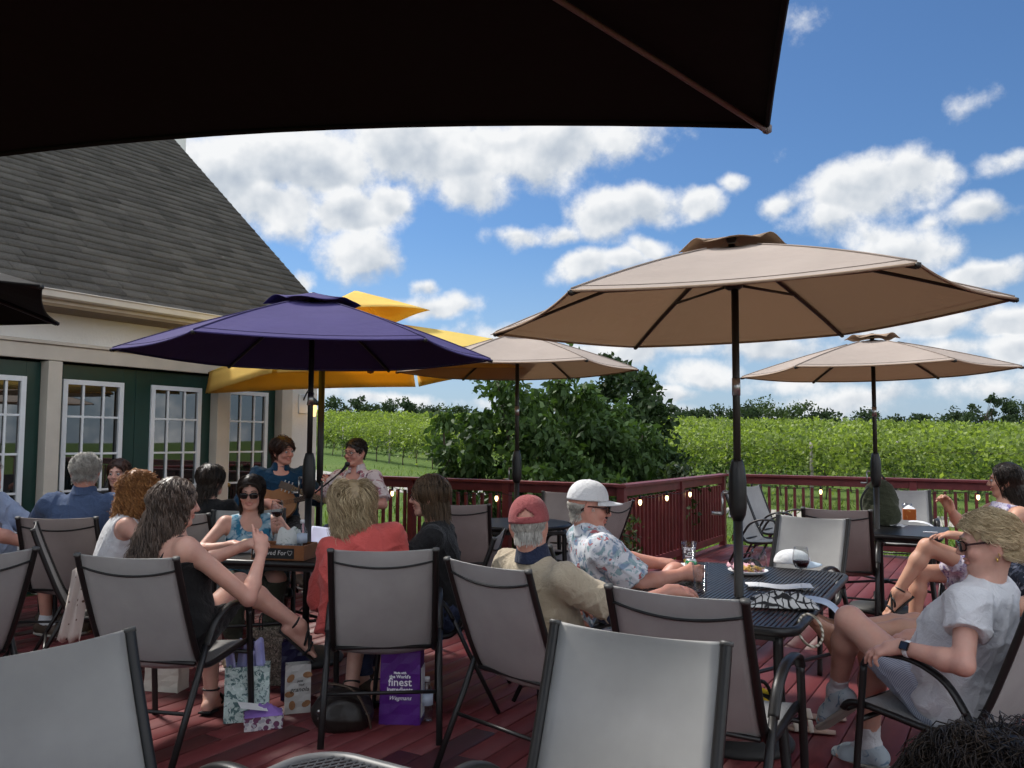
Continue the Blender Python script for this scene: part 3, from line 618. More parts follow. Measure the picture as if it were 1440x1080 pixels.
def umbrella(name, label, pos, n, Rr, zr, za, yaw, m, tilt=(0, 0), vent=.2, val=0, pole=True, sag=.04, concave=.03, rib_m=None, group='market umbrellas on the deck', zpole=0, crank=True, polem=None, vent2=None, hubdrop=.16, baseon=True, seam_col=None, rise=0, ribr=.011):
    rib_m = rib_m or metal_br; polem = polem or metal_br
    o = thing(name, label, 'umbrella', pos, 0, group)
    T = Matrix.Translation((0, 0, zr)) @ Matrix.Rotation(tilt[0], 4, 'X') @ Matrix.Rotation(tilt[1], 4, 'Y') @ Matrix.Translation((0, 0, -zr)) @ Matrix.Rotation(yaw, 4, 'Z')
    corner = [Vector((Rr * math.cos(2 * PI * k / n), Rr * math.sin(2 * PI * k / n), zr)) for k in range(n)]
    def surf(k, s, t_, r0=0.0):
        a, b = corner[k], corner[(k + 1) % n]; e = a.lerp(b, t_)
        q = 4 * t_ * (1 - t_); rr = s * (1 - concave * q * s ** 2)
        z = za + (zr - za) * s - sag * q * s * (1 - .75 * s) * 1.6 + .10 * (za - zr) * s * (1 - s) * 4 * .55
        return Vector((e.x * rr, e.y * rr, z))
    c = MB(); ns, ntt = 12, 10
    for k in range(n):
        c.grid([[surf(k, max(.012, (vent * .62) + (1 - vent * .62) * i / ns), j / ntt) for j in range(ntt + 1)] for i in range(ns + 1)], T)
    cv = c.build('canopy', m, o, True)
    h = MB()                                            # stitched hem along the rim
    for k in range(n): 
        h.tube([surf(k, 1, j / 16) + Vector((0, 0, -.006)) for j in range(17)], .007, 5, M=T)
    h.build('hem', m, cv, True)
    if seam_col:
        h = MB()                                        # stitched seam over every rib and a line along the hem
        for k in range(n):
            h.tube([surf(k, vent * .9 + (.995 - vent * .9) * i / 12, 0) + Vector((0, 0, .003)) for i in range(13)], .0045, 5, M=T)
            h.tube([surf(k, .955, j / 16) + Vector((0, 0, .0022)) for j in range(17)], .0016, 4, M=T)
        h.build('seams', seam_col, cv, True)
    if val:
        w_ = MB()
        for k in range(n):
            rows = []
            for i in range(4):
                rows.append([surf(k, 1 + .012 * i, .012 + .976 * j / 14) * 1 + Vector((0, 0, -val * i / 3 * (1 - .12 * (4 * (j / 14) * (1 - j / 14))))) for j in range(15)])
            w_.grid(rows, T)
        w_.build('valance', m, cv, True, solid=.003)
    if vent:
        v = MB(); lift = vent2 or .045
        for k in range(n):
            rows = []
            for i in range(6):
                s_ = vent * i / 5; row = []
                for j in range(9):
                    t_ = j / 8; p = surf(k, max(s_, .012), t_); q = 4 * t_ * (1 - t_)
                    p.z += lift + rise * (1 - i / 5) + (.035 * q * (1.2 if k % 2 else .5) + .008 * math.sin(j * .8 + k)) * (i / 5) ** 2; row.append(p)
                rows.append(row)
            v.grid(rows, T)
        v.build('vent', m, cv, True, solid=.003)
    f = MB(); f.lathe([(.0, .018), (.02, .014), (.028, .0), (.02, -.02), (.0, -.02)], 12, (0, 0, za + (vent2 or .045) - .015 if vent else za), M=T); f.build('finial', rib_m, o, True)
    zh = za - hubdrop; hub = MB(); hub.lathe([(.0, .0), (.045, .0), (.05, -.02), (.045, -.07), (.03, -.08), (.0, -.08)], 14, (0, 0, zh), M=T); hub.build('hub', metal_b, o, True)
    for k in range(n):
        r_ = MB(); pts = []
        for i in range(7):
            s_ = .03 + .965 * i / 6; p = surf(k, s_, 0); p.z -= .018; pts.append(p)
        r_.tube(pts, ribr, 6, M=T)
        r_.lathe([(.0, -.014), (.011, -.008), (.012, .008), (.0, .012)], 8, corner[k] + Vector((0, 0, -.012)), M=T)
        rb = r_.build('rib', rib_m, o, True)
        s_ = MB(); p = surf(k, .52, 0); p.z -= .02; q = corner[k].normalized() * .05; q = Vector((corner[k].x / Rr * .045, corner[k].y / Rr * .045, zh - .05)); s_.tube([q, p], .008, 6, M=T); s_.build('strut', rib_m, rb, True)
    if pole:
        mp_ = MB(); mp_.tube([(0, 0, .05 + zpole), (0, 0, 1.12)], .024, 14); mp_.tube([(0, 0, 1.12), (0, 0, zh + .02)], .019, 14); mp_.tube([T @ Vector((0, 0, zh - .03)), T @ Vector((0, 0, za))], .019, 12); mp_.build('pole', polem, o, True)
        MB().tube([(0, 0, 1.74), (0, 0, 1.83)], .0215, 14).build('collar', alu_m, o, True)
        if crank:
            k = MB(); k.lathe([(.026, 1.10), (.040, 1.13), (.046, 1.17), (.046, 1.30), (.040, 1.36), (.03, 1.40), (.026, 1.41)], 14); ch = k.build('crank_housing', metal_b, o, True)
            k = MB(); k.tube([(0, .04, 1.24), (0, .075, 1.24)], .008, 8); k.tube([(0, .075, 1.24), (0, .075, 1.13)], .007, 8); k.tube([(0, .075, 1.135), (0, .13, 1.135)], .010, 8)
            kh = k.build('crank_handle', alu_m, ch, True); kh.rotation_euler = (0, 0, R(75))
        if baseon:
            k = MB(); k.lathe([(.255, 0), (.26, .02), (.24, .045), (.10, .075), (.045, .09), (.045, .16), (.032, .165), (.0, .165)], 32); k.build('base', base_m, o, True)
    return o
def up(px, Y, py=600): p = P(px, py, Y); return (p.x, p.y, 0)
pN = up(1036, 4.25); 
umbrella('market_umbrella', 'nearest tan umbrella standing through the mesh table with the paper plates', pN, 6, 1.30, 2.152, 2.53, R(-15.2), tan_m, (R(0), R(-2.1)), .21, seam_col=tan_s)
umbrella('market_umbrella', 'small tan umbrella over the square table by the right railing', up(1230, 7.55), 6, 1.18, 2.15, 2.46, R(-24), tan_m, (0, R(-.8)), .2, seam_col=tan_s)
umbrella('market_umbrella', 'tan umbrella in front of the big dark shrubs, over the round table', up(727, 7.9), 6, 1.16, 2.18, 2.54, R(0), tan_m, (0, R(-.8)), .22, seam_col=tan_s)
umbrella('market_umbrella', 'purple umbrella over the wine tasting table', up(436, 5.75), 6, 1.29, 2.10, 2.50, R(-106), purple_m, (0, 0), .26, rib_m=metal_b, polem=metal_b, vent2=.035, seam_col=mat('purple_seam', (.045, .034, .11), .9))
# cantilever: pole beside the house corner, arm above the yellow canopy
cy = 9.1; cx = P(505, 500, cy).x
o = umbrella('cantilever_umbrella', 'square bright yellow umbrella with a double roof behind the purple one', (cx, cy, 0), 4, 1.86, 2.40, 2.84, R(-12.7), yellow_m, (R(1), R(-4)), .46, val=.23, pole=False, sag=.03, concave=.02, rib_m=metal_b, vent2=.20, rise=.12, crank=False, group=None)
pp = P(452, 560, 8.9); lx, ly = pp.x - cx, pp.y - cy
MB().tube([(lx, ly, .03), (lx, ly, 2.62)], .035, 12).build('pole', metal_b, o, True)
MB().tube(bez([(lx, ly, 2.58), (lx * .6, ly * .6, 2.88), (0, 0, 3.09), (0, 0, 3.0)], 5), .025, 10).build('arm', metal_b, o, True)
MB().lathe([(.0, 0), (.3, 0), (.3, .03), (.05, .06), (.04, .12), (.0, .12)], 24, (lx, ly, 0)).build('base', base_m, o, True)
umbrella('market_umbrella', 'black square umbrella spread overhead, one corner pointing over the deck', (-1.084, .822, 0), 4, 2.08, 2.288, 2.65, R(34.5), black_m, (0, 0), .16, sag=-.14, concave=.035, ribr=.0065, rib_m=mat('pale_rib', (.20, .17, .165), .6), group=None)
umbrella('market_umbrella', 'black umbrella tip reaching in over the house eave at the left edge', (-3.60, 3.95, 0), 6, 1.38, 2.225, 2.56, R(-4), black_m, (0, 0), .2, rib_m=metal_b, group=None)
o = thing('hanging_bulb', 'unlit round bulb hanging under the yellow umbrella', 'light bulb', P(521, 515, 8.1))
MB().lathe([(.0, -.075), (.03, -.065), (.042, -.03), (.03, .01), (.015, .04)], 14).build('bulb', mat('amber_bulb', (.25, .12, .03), .15), o, True)
MB().lathe([(.017, .035), (.018, .10), (.003, .11), (.003, .45)], 10).build('socket', metal_b, o, True)
# ------------------------------------------------------------------ sling chairs
def slingmat(name, col, trans=.04):
    t = NT(name); a = t.noise(3, 4, .6); b = t.new('ShaderNodeTexWave', Scale=130, bands_direction='X'); c = t.new('ShaderNodeTexWave', Scale=130, bands_direction='Z')
    t.ln(t.coord(), b.inputs[0]); t.ln(t.coord(), c.inputs[0]); wv = t.math('MULTIPLY', b.outputs[1], c.outputs[1])
    base = t.ramp(a.outputs[0], [(.28, dk(col, .8)), (.72, dk(col, 1.12))]); base = t.mix(.22, base, t.ramp(wv, [(0, dk(col, .6)), (1, dk(col, 1.3))]))
    t.base(base); t.set(.62, 0, .4); t.bump(wv, .2, .002); t.translucent(trans, dk(col, .8)); return t.m
sling_m = slingmat('grey_sling', (.36, .355, .345)); sling_t = slingmat('taupe_sling', (.31, .265, .25))
seam_m = mat('black_seam', (.012, .012, .012), .6); cap_m = mat('grey_plastic_cap', (.07, .07, .068), .5)
PROF = [(-.385, .955), (-.36, .88), (-.30, .72), (-.235, .56), (-.185, .46), (-.15, .415), (-.10, .398), (.0, .402), (.15, .42), (.27, .432), (.325, .42), (.345, .395)]
def make_chair(sm, label):
    o = thing('patio_chair', label, 'chair'); prof = bez([(0, y, z) for y, z in PROF], 4)
    W = .25
    def pt(i, x):
        p = prof[i]; a, b = prof[max(i - 1, 0)], prof[min(i + 1, len(prof) - 1)]; t = (b - a).normalized(); nr = Vector((0, -t.z, t.y))
        q = 1 - (x / W) ** 2; s_ = i / (len(prof) - 1); d = .028 * q * (min(1, s_ * 6) if s_ < .6 else max(.35, 1 - (s_ - .6) * 1.6)); 
        p = p - nr * d if nr.y > 0 or True else p
        return Vector((x, p.y - 0, p.z)) + Vector((0, 0, -.012 * q if i == 0 else 0))
    mid = 22
    xs_ = [W * k / 7 for k in range(-7, 8)]
    bk = MB(); bk.grid([[pt(i, x) for x in xs_] for i in range(mid)]); bo = bk.build('backrest', sm, o, True, solid=.004)
    se = MB(); se.grid([[pt(i, x) for x in xs_] for i in range(mid - 1, len(prof))]); se.build('seat', sm, o, True, solid=.004)
    pm = MB()                                         # the sleeve's curved seam, seen from behind
    pts = []
    for k in range(-7, 8):
        x = W * k / 7; q = 1 - (x / W) ** 2; p = pt(3, x).lerp(pt(5, x), .25 + q * .45); pts.append(p + Vector((0, -.006, 0)))
    pm.tube(pts, .0055, 6); pm.build('seam', seam_m, bo, True)
    fr = MB()
    for s_ in (-1, 1): fr.tube([Vector((s_ * (W + .012), p.y, p.z)) for p in prof], .0165, 10, side=(1, 0, 0), flat=.85)
    fr.tube([(-W, .335, .395), (W, .335, .395)], .012, 8); fr.tube([(-W, -.19, .425), (W, -.19, .425)], .010, 8)
    fo = fr.build('frame', metal_b, o, True)
    for s_ in (-1, 1):
        MB().tube([(s_ * (W + .012), -.383, .945), (s_ * (W + .012), -.387, .957)], .019, 10, side=(1, 0, 0), flat=.85).build('end_cap', cap_m, fo, True)
        x = s_ * .288
        a = bez([(x, .235, .60), (x, .205, .645), (x, .13, .662), (x, .02, .655), (x, -.09, .60), (x, -.16, .50)], 5)
        MB().tube(a, .022, 10, side=(1, 0, 0), flat=.55).build('armrest', metal_b, o, True)
        MB().tube(bez([(x, .235, .602), (x, .25, .45), (x, .275, .2), (x, .29, .0)], 4), .017, 10, side=(1, 0, 0), flat=.75).build('leg', metal_b, o, True)
        MB().tube([(x, -.158, .505), (x, -.25, .32), (x, -.42, .0)], .017, 10, side=(1, 0, 0), flat=.75).build('leg', metal_b, o, True)
    MB().tube([(-.288, -.30, .225), (.288, -.30, .225)], .009, 8).build('crossbar', metal_b, o, True)
    cb = MB(); cb.tube([(-.288, .258, .375), (.288, .258, .375)], .011, 8); cb.build('crossbar', metal_b, o, True)
    return o
PROTO = {}
def chair(x, y, yaw, label, kind='grey', group='metal framed sling chairs on the deck', rx=0):
    m_ = sling_m if kind == 'grey' else sling_t
    if kind not in PROTO: o = PROTO[kind] = make_chair(m_, label); o.location = (x, y, 0); o.rotation_euler = (0, 0, R(yaw)); tag(o, None, None, group)
    else: o = dup(PROTO[kind], (x, y, 0), R(yaw), label, group)
    return o
CH = {}
def ch(key, *a, **k): CH[key] = (a[0], a[1], R(a[2])); return chair(*a, **k)
ch('near_left', -.94, 1.98, -126, 'empty grey chair cut by the left bottom corner, its backrest front towards the camera')
ch('near_mid', .17, 2.09, 150, 'empty grey chair filling the bottom middle, front of its backrest showing')
ch('p4', -1.72, 4.28, -12, 'grey chair holding the woman in a black tank top')
ch('p9', -.68, 4.57, 6, 'grey chair seen from behind with the woman in a coral blouse')
ch('p11', .16, 3.98, -45, 'grey chair holding the man in the red cap')
ch('c7', .80, 3.36, -33, 'empty grey chair pushed to the mesh table in front of the tan umbrella pole')
ch('p13', 1.81, 3.42, 38, 'grey chair at the right edge holding the blonde woman with sunglasses')
ch('c9', 1.97, 5.85, 139, 'empty grey chair facing the camera at the far end of the mesh table')
ch('c10', 2.86, 7.2, -28, 'empty taupe chair seen from behind, left of the square table', kind='taupe')
ch('c11', 2.86, 9.3, -128, 'front one of two grey chairs side on by the long right railing')
ch('c12', 3.32, 10.2, -128, 'rear one of two grey chairs side on by the long right railing')
ch('c13', 4.45, 9.35, 158, 'grey chair behind the square table with its back to the right railing')
ch('c14a', -.42, 7.56, -5, 'empty taupe chair seen from behind beside the black round table', kind='taupe')
ch('c14b', .67, 7.72, 60, 'empty taupe chair turned left against the railing corner post', kind='taupe')
ch('c14c', .55, 8.62, 172, 'taupe chair facing the camera behind the round table at the back railing', kind='taupe')
ch('p10', -.45, 5.0, 84, 'grey chair holding the woman in black')
ch('p12', .50, 4.72, -74, 'grey chair holding the man in the white cap')
ch('p1', -3.18, 6.16, 4, 'taupe chair seen from behind with the man in the blue shirt', kind='taupe')
ch('p3', -2.66, 5.42, -62, 'grey chair seen edge on behind the woman with red curls')
ch('c15', -2.84, 4.12, 62, 'grey chair cut by the left edge, turned away from the camera')
ch('p5', -2.42, 6.55, -10, 'grey chair hidden behind the dark haired guest at the tasting table')
ch('p6', -1.92, 6.15, -160, 'grey chair under the woman in the teal top')
ch('p17', -4.05, 6.45, -84, 'grey chair off the left edge under the man with brown shoes')
ch('p16', 2.48, 4.05, 84, 'grey chair behind the blonde woman, holding the guest with the wine glass')
# ------------------------------------------------------------------ tables
t = NT('mesh_top'); t.base((.016, .016, .017)); t.set(.4, .3, .5); meshtop = t.m
grey_edge = mat('grey_table_edge', (.035, .036, .038), .35, .1, 5)
def outline(hx, hy, r, n=6):
    q = []
    for (sx, sy, a0) in ((1, 1, 0), (-1, 1, 90), (-1, -1, 180), (1, -1, 270)):
        for i in range(n + 1):
            a = R(a0 + 90 * i / n); q.append((sx * (hx - r) + r * math.cos(a), sy * (hy - r) + r * math.sin(a)))
    return q
def table(label, x, y, rz, hx, hy, z=.725, r=.10, style='slat', cat='table', group=None, edge=None, legs=True, hole=True):
    o = thing('patio_table', label, cat, (x, y, 0), rz, group)
    q = outline(hx, hy, r); m = MB(); m.tube([(a, b, z - .02) for a, b in q], .021, 8, side=(0, 0, 1), flat=.9, closed=True); m.build('rim', edge or metal_b, o, True)
    tp = MB()
    def lim(v, h, hh):                                # half length of a strip at offset v inside the rounded outline
        a = abs(v); return hh if a < h - r else hh - r + math.sqrt(max(0, r * r - (a - h + r) ** 2))
    if style == 'slat':
        n = int(2 * hx / .021)
        for i in range(n):
            v = -hx + .021 * (i + .5); L = lim(v, hx, hy) - .012
            tp.box((v, 0, z - .006), (.0135, 2 * L, .006))
        for v in (-.6 * hy, -.2 * hy, .2 * hy, .6 * hy): tp.box((0, v, z - .014), (2 * hx - .05, .012, .008))
        tp.build('slat_top', metal_b, o)
    elif style == 'mesh':                             # expanded metal: two crossing sets of thin strips
        d = .021
        for s_ in (-1, 1):
            i = -int((hx + hy * 1.6) / d)
            while i * d < hx + hy * 1.6:
                # line x = i*d + s*1.75*y clipped to the outline's box
                y0, y1 = -hy + .015, hy - .015; k = s_ * .55
                ya = [(xl - i * d) / k for xl in (-hx + .015, hx - .015)]
                lo, hi_ = max(y0, min(ya)), min(y1, max(ya))
                if hi_ - lo > .03: tp.tube([(i * d + k * lo, lo, z - .008 + s_ * .0012), (i * d + k * hi_, hi_, z - .008 + s_ * .0012)], .0026, 4)
                i += 1
        tp.build('mesh_top', edge or metal_b, o)
    else:
        q2 = outline(hx - .008, hy - .008, max(.01, r - .008)); b = len(q2); tp.add([(a, c_, z - .012) for a, c_ in q2] + [(a, c_, z - .002) for a, c_ in q2], [tuple(range(b - 1, -1, -1)), tuple(range(b, 2 * b))] + [(i, (i + 1) % b, b + (i + 1) % b, b + i) for i in range(b)])
        tp.build('solid_top', metal_b, o)
    ap = MB()
    for s_ in (-1, 1):
        ap.box((s_ * (hx - .07), 0, z - .055), (.02, 2 * hy - .16, .035)); ap.box((0, s_ * (hy - .07), z - .055), (2 * hx - .16, .02, .035))
    ap.build('apron', metal_b, o)
    for sx in (-1, 1):
        for sy in (-1, 1):
            MB().tube(bez([(sx * (hx - .08), sy * (hy - .08), z - .04), (sx * (hx - .075), sy * (hy - .075), .4), (sx * (hx - .03), sy * (hy - .03), 0)], 4), .022, 8).build('leg', metal_b, o, True)
    st = MB(); st.tube([(-hx + .08, -hy + .08, .26), (hx - .08, hy - .08, .26)], .011, 8); st.tube([(hx - .08, -hy + .08, .26), (-hx + .08, hy - .08, .26)], .011, 8)
    if hole: st.lathe([(.030, 0), (.055, 0), (.055, .03), (.030, .03)], 16, (0, 0, .245))
    st.build('stretcher', metal_b, o, True)
    return o
TZ = .725
T1 = table('long black slatted table through which the nearest tan umbrella stands', 1.20, 4.46, -R(29), .45, .86, style='slat')
T2 = table('square black table by the right railing with water bottle and orange cartons', 3.36, 7.55, -YAW, .5, .5, style='solid', r=.05)
T3 = table('dark tasting table under the purple umbrella with a wooden tray box', -1.28, 5.80, -R(12), .70, .48, style='solid', r=.07)
T4 = table('black round table in front of the big shrubs', .06, 7.95, 0, .50, .50, style='solid', r=.515)
T5 = table('dark table at the left between the man in blue and the glazed doors', -3.52, 6.95, -YAW, .40, .40, style='solid', r=.05)
T6 = table('table corner of grey expanded metal mesh at the bottom edge', -.31, 1.47, -YAW, .5, .5, style='mesh', r=.12, edge=mat('worn_grey_metal', (.11, .11, .112), .45, .25, 6), hole=False)
# black metal chair with barred sides under the guest in the floral dress
def metal_chair(x, y, yaw, label):
    o = thing('bar_chair', label, 'chair', (x, y, 0), R(yaw))
    s_ = MB(); s_.grid([[(-.23 + .46 * i / 6, -.22 + .44 * j / 6, .43 - .02 * math.sin(PI * i / 6) * math.sin(PI * j / 6)) for i in range(7)] for j in range(7)]); s_.build('seat', metal_b, o, True, solid=.02)
    b = MB(); b.tube(bez([(-.24, -.22, .43), (-.24, -.32, .75), (-.18, -.37, .93), (0, -.385, .97), (.18, -.37, .93), (.24, -.32, .75), (.24, -.22, .43)], 6), .013, 8)
    for i in range(-3, 4): b.tube([(i * .06, -.225, .43), (i * .06, -.375, .94)], .006, 6)
    b.build('backrest', metal_b, o, True)
    for sx in (-1, 1):
        a = MB(); a.tube(bez([(sx * .26, .24, .43), (sx * .265, .25, .62), (sx * .265, .16, .69), (sx * .265, -.05, .68), (sx * .25, -.30, .66)], 6), .013, 8); ar = a.build('armrest', metal_b, o, True)
        k = MB()
        for i in range(5): k.tube([(sx * .262, .20 - .045 * i, .44), (sx * .265, .18 - .045 * i, .675)], .006, 6)
        k.tube([(sx * .26, .24, .44), (sx * .25, -.24, .44)], .009, 6); k.build('bars', metal_b, ar, True)
        for sy in (-1, 1): MB().tube([(sx * .24, sy * .22, .43), (sx * .26, sy * .27, 0)], .013, 8).build('leg', metal_b, o, True)
    return o
CH['p15'] = (3.50, 6.15, R(88)); metal_chair(3.50, 6.15, 88, 'black metal chair with barred arms under the guest in the floral dress')
for (px, py, Y, nm, lab, yw) in ((393, 700, 8.25, 'p7', 'black stool under the guitarist in the navy shirt', 200), (503, 700, 8.05, 'p8', 'black stool under the singer in the floral shirt', 160)):
    p = P(px, py, Y); CH[nm] = (p.x, p.y, R(yw)); o = thing('bar_stool', lab, 'stool', (p.x, p.y, 0), 0)
    MB().lathe([(.0, .56), (.17, .56), (.175, .60), (.16, .615), (.0, .615)], 20).build('seat', metal_b, o, True)
    for a in range(4): MB().tube([(.12 * math.cos(a * PI / 2), .12 * math.sin(a * PI / 2), .56), (.2 * math.cos(a * PI / 2), .2 * math.sin(a * PI / 2), 0)], .013, 8).build('leg', metal_b, o, True)
    k = MB(); k.tube([(.17 * math.cos(i * PI / 10), .17 * math.sin(i * PI / 10), .2) for i in range(20)], .008, 6, closed=True); k.build('foot_ring', metal_b, o, True)
# ------------------------------------------------------------------ implicit bodies
class SDF:
    def __init__(s): s.ops = []; s.clips = []
    def cone(s, a, b, ra, rb, k=.02, cut=False, cuta=False, neg=False): s.ops.append(('c', np.array(a, np.float32), np.array(b, np.float32), ra, rb, k, cut, cuta, neg)); return s
    def ell(s, c, r, M=None, k=.02, neg=False): s.ops.append(('e', np.array(c, np.float32), np.array(r, np.float32), np.eye(3, dtype=np.float32) if M is None else np.array(M, np.float32), k, neg)); return s
    def clip(s, n, d): s.clips.append((np.array(n, np.float32), d)); return s
    def bounds(s):
        lo, hi = [], []
        for o in s.ops:
            if o[-1]: continue
            if o[0] == 'c':
                r = max(o[3], o[4]); lo.append(np.minimum(o[1], o[2]) - r); hi.append(np.maximum(o[1], o[2]) + r)
            else: r = o[2].max(); lo.append(o[1] - r); hi.append(o[1] + r)
        return np.min(lo, 0), np.max(hi, 0)
    def mesh(s, h):
        lo, hi = s.bounds(); lo = lo - 3 * h - .02; n = np.ceil((hi + .02 + 3 * h - lo) / h).astype(int) + 1
        G = np.full(n, .08, np.float32); ax = [lo[i] + h * np.arange(n[i], dtype=np.float32) for i in range(3)]
        for o in s.ops:
            k = o[5] if o[0] == 'c' else o[4]; mg = k + .03 + 2 * h
            if o[0] == 'c': r = max(o[3], o[4]); a, b = np.minimum(o[1], o[2]) - r - mg, np.maximum(o[1], o[2]) + r + mg
            else: r = o[2].max(); a, b = o[1] - r - mg, o[1] + r + mg
            i0 = np.clip(np.floor((a - lo) / h).astype(int), 0, n); i1 = np.clip(np.ceil((b - lo) / h).astype(int) + 1, 0, n)
            if (i1 <= i0).any(): continue
            X = ax[0][i0[0]:i1[0]][:, None, None]; Y = ax[1][i0[1]:i1[1]][None, :, None]; Z = ax[2][i0[2]:i1[2]][None, None, :]
            if o[0] == 'c':
                a, b = o[1], o[2]; ba = b - a; L2 = float(ba @ ba) + 1e-9
                px, py, pz = X - a[0], Y - a[1], Z - a[2]; tr = (px * ba[0] + py * ba[1] + pz * ba[2]) / L2; t_ = np.clip(tr, 0, 1)
                d = np.sqrt((px - t_ * ba[0]) ** 2 + (py - t_ * ba[1]) ** 2 + (pz - t_ * ba[2]) ** 2) - (o[3] + (o[4] - o[3]) * t_)
                if o[6]: d = np.maximum(d, (tr - 1) * math.sqrt(L2))
                if o[7]: d = np.maximum(d, -tr * math.sqrt(L2))
            else:
                c, r, M = o[1], o[2], o[3]; q = (X - c[0], Y - c[1], Z - c[2])
                l = [q[0] * M[0, i] + q[1] * M[1, i] + q[2] * M[2, i] for i in range(3)]
                k0 = np.sqrt(sum((l[i] / r[i]) ** 2 for i in range(3))); k1 = np.sqrt(sum((l[i] / r[i] ** 2) ** 2 for i in range(3))) + 1e-6
                d = k0 * (k0 - 1) / k1
            sl = G[i0[0]:i1[0], i0[1]:i1[1], i0[2]:i1[2]]
            if o[-1]: e = -d; hh = np.maximum(k - np.abs(sl - e), 0) / k; sl[...] = np.maximum(sl, e) + hh * hh * k * .25
            else: hh = np.maximum(k - np.abs(sl - d), 0) / k; sl[...] = np.minimum(sl, d) - hh * hh * k * .25
        for (nv, dd) in s.clips:
            pl = ax[0][:, None, None] * nv[0] + ax[1][None, :, None] * nv[1] + ax[2][None, None, :] * nv[2] - dd
            np.maximum(G, pl, out=G)
        return surfnet(G, lo, h)
def surfnet(G, lo, h):
    S_ = G < 0; n = np.array(G.shape)
    c = np.zeros(n - 1, np.int8); cs = [(i, j, k) for i in (0, 1) for j in (0, 1) for k in (0, 1)]
    for (i, j, k) in cs: c += S_[i:n[0] - 1 + i, j:n[1] - 1 + j, k:n[2] - 1 + k]
    I = np.argwhere((c > 0) & (c < 8)); 
    vals = {q: G[I[:, 0] + q[0], I[:, 1] + q[1], I[:, 2] + q[2]] for q in cs}
    acc = np.zeros((len(I), 3), np.float32); cnt = np.zeros(len(I), np.float32)
    for q in cs:
        for a in range(3):
            if q[a]: continue
            q2 = tuple(1 if x == a else q[x] for x in range(3)); f0, f1 = vals[q], vals[q2]; m = (f0 < 0) != (f1 < 0)
            t_ = np.where(m, f0 / np.where(m, f0 - f1, 1), 0); p = np.tile(np.array(q, np.float32), (len(I), 1)); p[:, a] += t_
            acc[m] += p[m]; cnt[m] += 1
    V = (I + acc / cnt[:, None]) * h + lo
    idx = np.full(n - 1, -1, np.int32); idx[I[:, 0], I[:, 1], I[:, 2]] = np.arange(len(I)); Fs = []
    for a in range(3):
        b_, c_ = [(1, 2), (2, 0), (0, 1)][a]
        s0 = [slice(None)] * 3; s1 = [slice(None)] * 3; s0[a] = slice(0, -1); s1[a] = slice(1, None)
        A, B = S_[tuple(s0)], S_[tuple(s1)]; E = np.argwhere(A != B); ok = (E[:, b_] > 0) & (E[:, c_] > 0) & (E[:, b_] < n[b_] - 1) & (E[:, c_] < n[c_] - 1); E = E[ok]
        fl = A[E[:, 0], E[:, 1], E[:, 2]]; q = []
        for (db, dc) in ((1, 1), (0, 1), (0, 0), (1, 0)):
            e = E.copy(); e[:, b_] -= db; e[:, c_] -= dc; q.append(idx[e[:, 0], e[:, 1], e[:, 2]])
        q = np.stack(q, 1); q[~fl] = q[~fl][:, ::-1]; Fs.append(q)
    return V, np.concatenate(Fs)
def vnormals(V, Q):
    nrm = np.cross(V[Q[:, 2]] - V[Q[:, 0]], V[Q[:, 3]] - V[Q[:, 1]]); out = np.zeros_like(V)
    for i in range(4): np.add.at(out, Q[:, i], nrm)
    return out / (np.linalg.norm(out, axis=1)[:, None] + 1e-9)
def wrinkle(V, Q, amp, seed, fr=14., lo=9.):
    r = np.random.RandomState(seed); n = vnormals(V, Q); d = np.zeros(len(V))
    for i in range(7):
        k = r.normal(size=3) * fr * (1 + .35 * i); w2 = r.normal(size=3) * fr * .5
        d += np.sin(V @ k + 1.6 * np.sin(V @ w2 + i) + r.uniform(0, 6)) / (1 + .35 * i)
    for i in range(4):                                  # a few longer creases
        k = r.normal(size=3) * fr * .8; w2 = r.normal(size=3) * fr * .7; ph = np.sin(V @ k + 2.2 * np.sin(V @ w2 + i)); msk = .5 + .5 * np.sin(V @ (r.normal(size=3) * fr * .4) + i)
        d += msk * ((1 - np.abs(ph)) ** 3 * 2.2 - .5)
    return V + n * np.maximum(d * amp / 2.4, -lo)[:, None]

# ------------------------------------------------------------------ skin, cloth, hair materials
def skinmat(name, col):
    t = NT(name); n1 = t.noise(9, 4, .6); n2 = t.noise(70, 3); at = t.new('ShaderNodeAttribute', attribute_name='blush')
    c = t.ramp(n1.outputs[0], [(.3, dk(col, .9)), (.7, (min(1, col[0] * 1.1), col[1] * 1.04, col[2] * 1.0))])
    c = t.mix(t.math('MULTIPLY', t.math('SUBTRACT', t.noise(26, 3, .6).outputs[0], .38), .9), c, (col[0] * .96, col[1] * .72, col[2] * .70)); c = t.mix(at.outputs['Fac'], c, (col[0] * .82, col[1] * .48, col[2] * .48)); t.base(c); t.set(.48, 0, .35)
    t.p.inputs['Subsurface Weight'].default_value = .08; t.p.inputs['Subsurface Radius'].default_value = (.02, .008, .004); t.p.inputs['Subsurface Scale'].default_value = .3
    t.bump(n2.outputs[0], .35, .003); return t.m
skin_f = skinmat('fair_skin', (.58, .34, .27)); skin_r = skinmat('ruddy_skin', (.54, .275, .21)); skin_t = skinmat('tanned_skin', (.50, .285, .20))
def fabric(name, col, var=.12, bump=.15, rough=.9):
    t = NT(name); n = t.noise(5, 4, .6); n2 = t.noise(320, 2); n3 = t.noise(18, 4, .6, dist=1.0)
    t.base(t.ramp(n.outputs[0], [(.3, dk(col, 1 - var)), (.7, dk(col, 1 + var))])); t.set(rough, 0, .2)
    b = t.math('ADD', n3.outputs[0], t.math('MULTIPLY', n2.outputs[0], .15)); t.bump(b, bump * 4, .02)
    t.p.inputs['Sheen Weight'].default_value = .12; return t.m
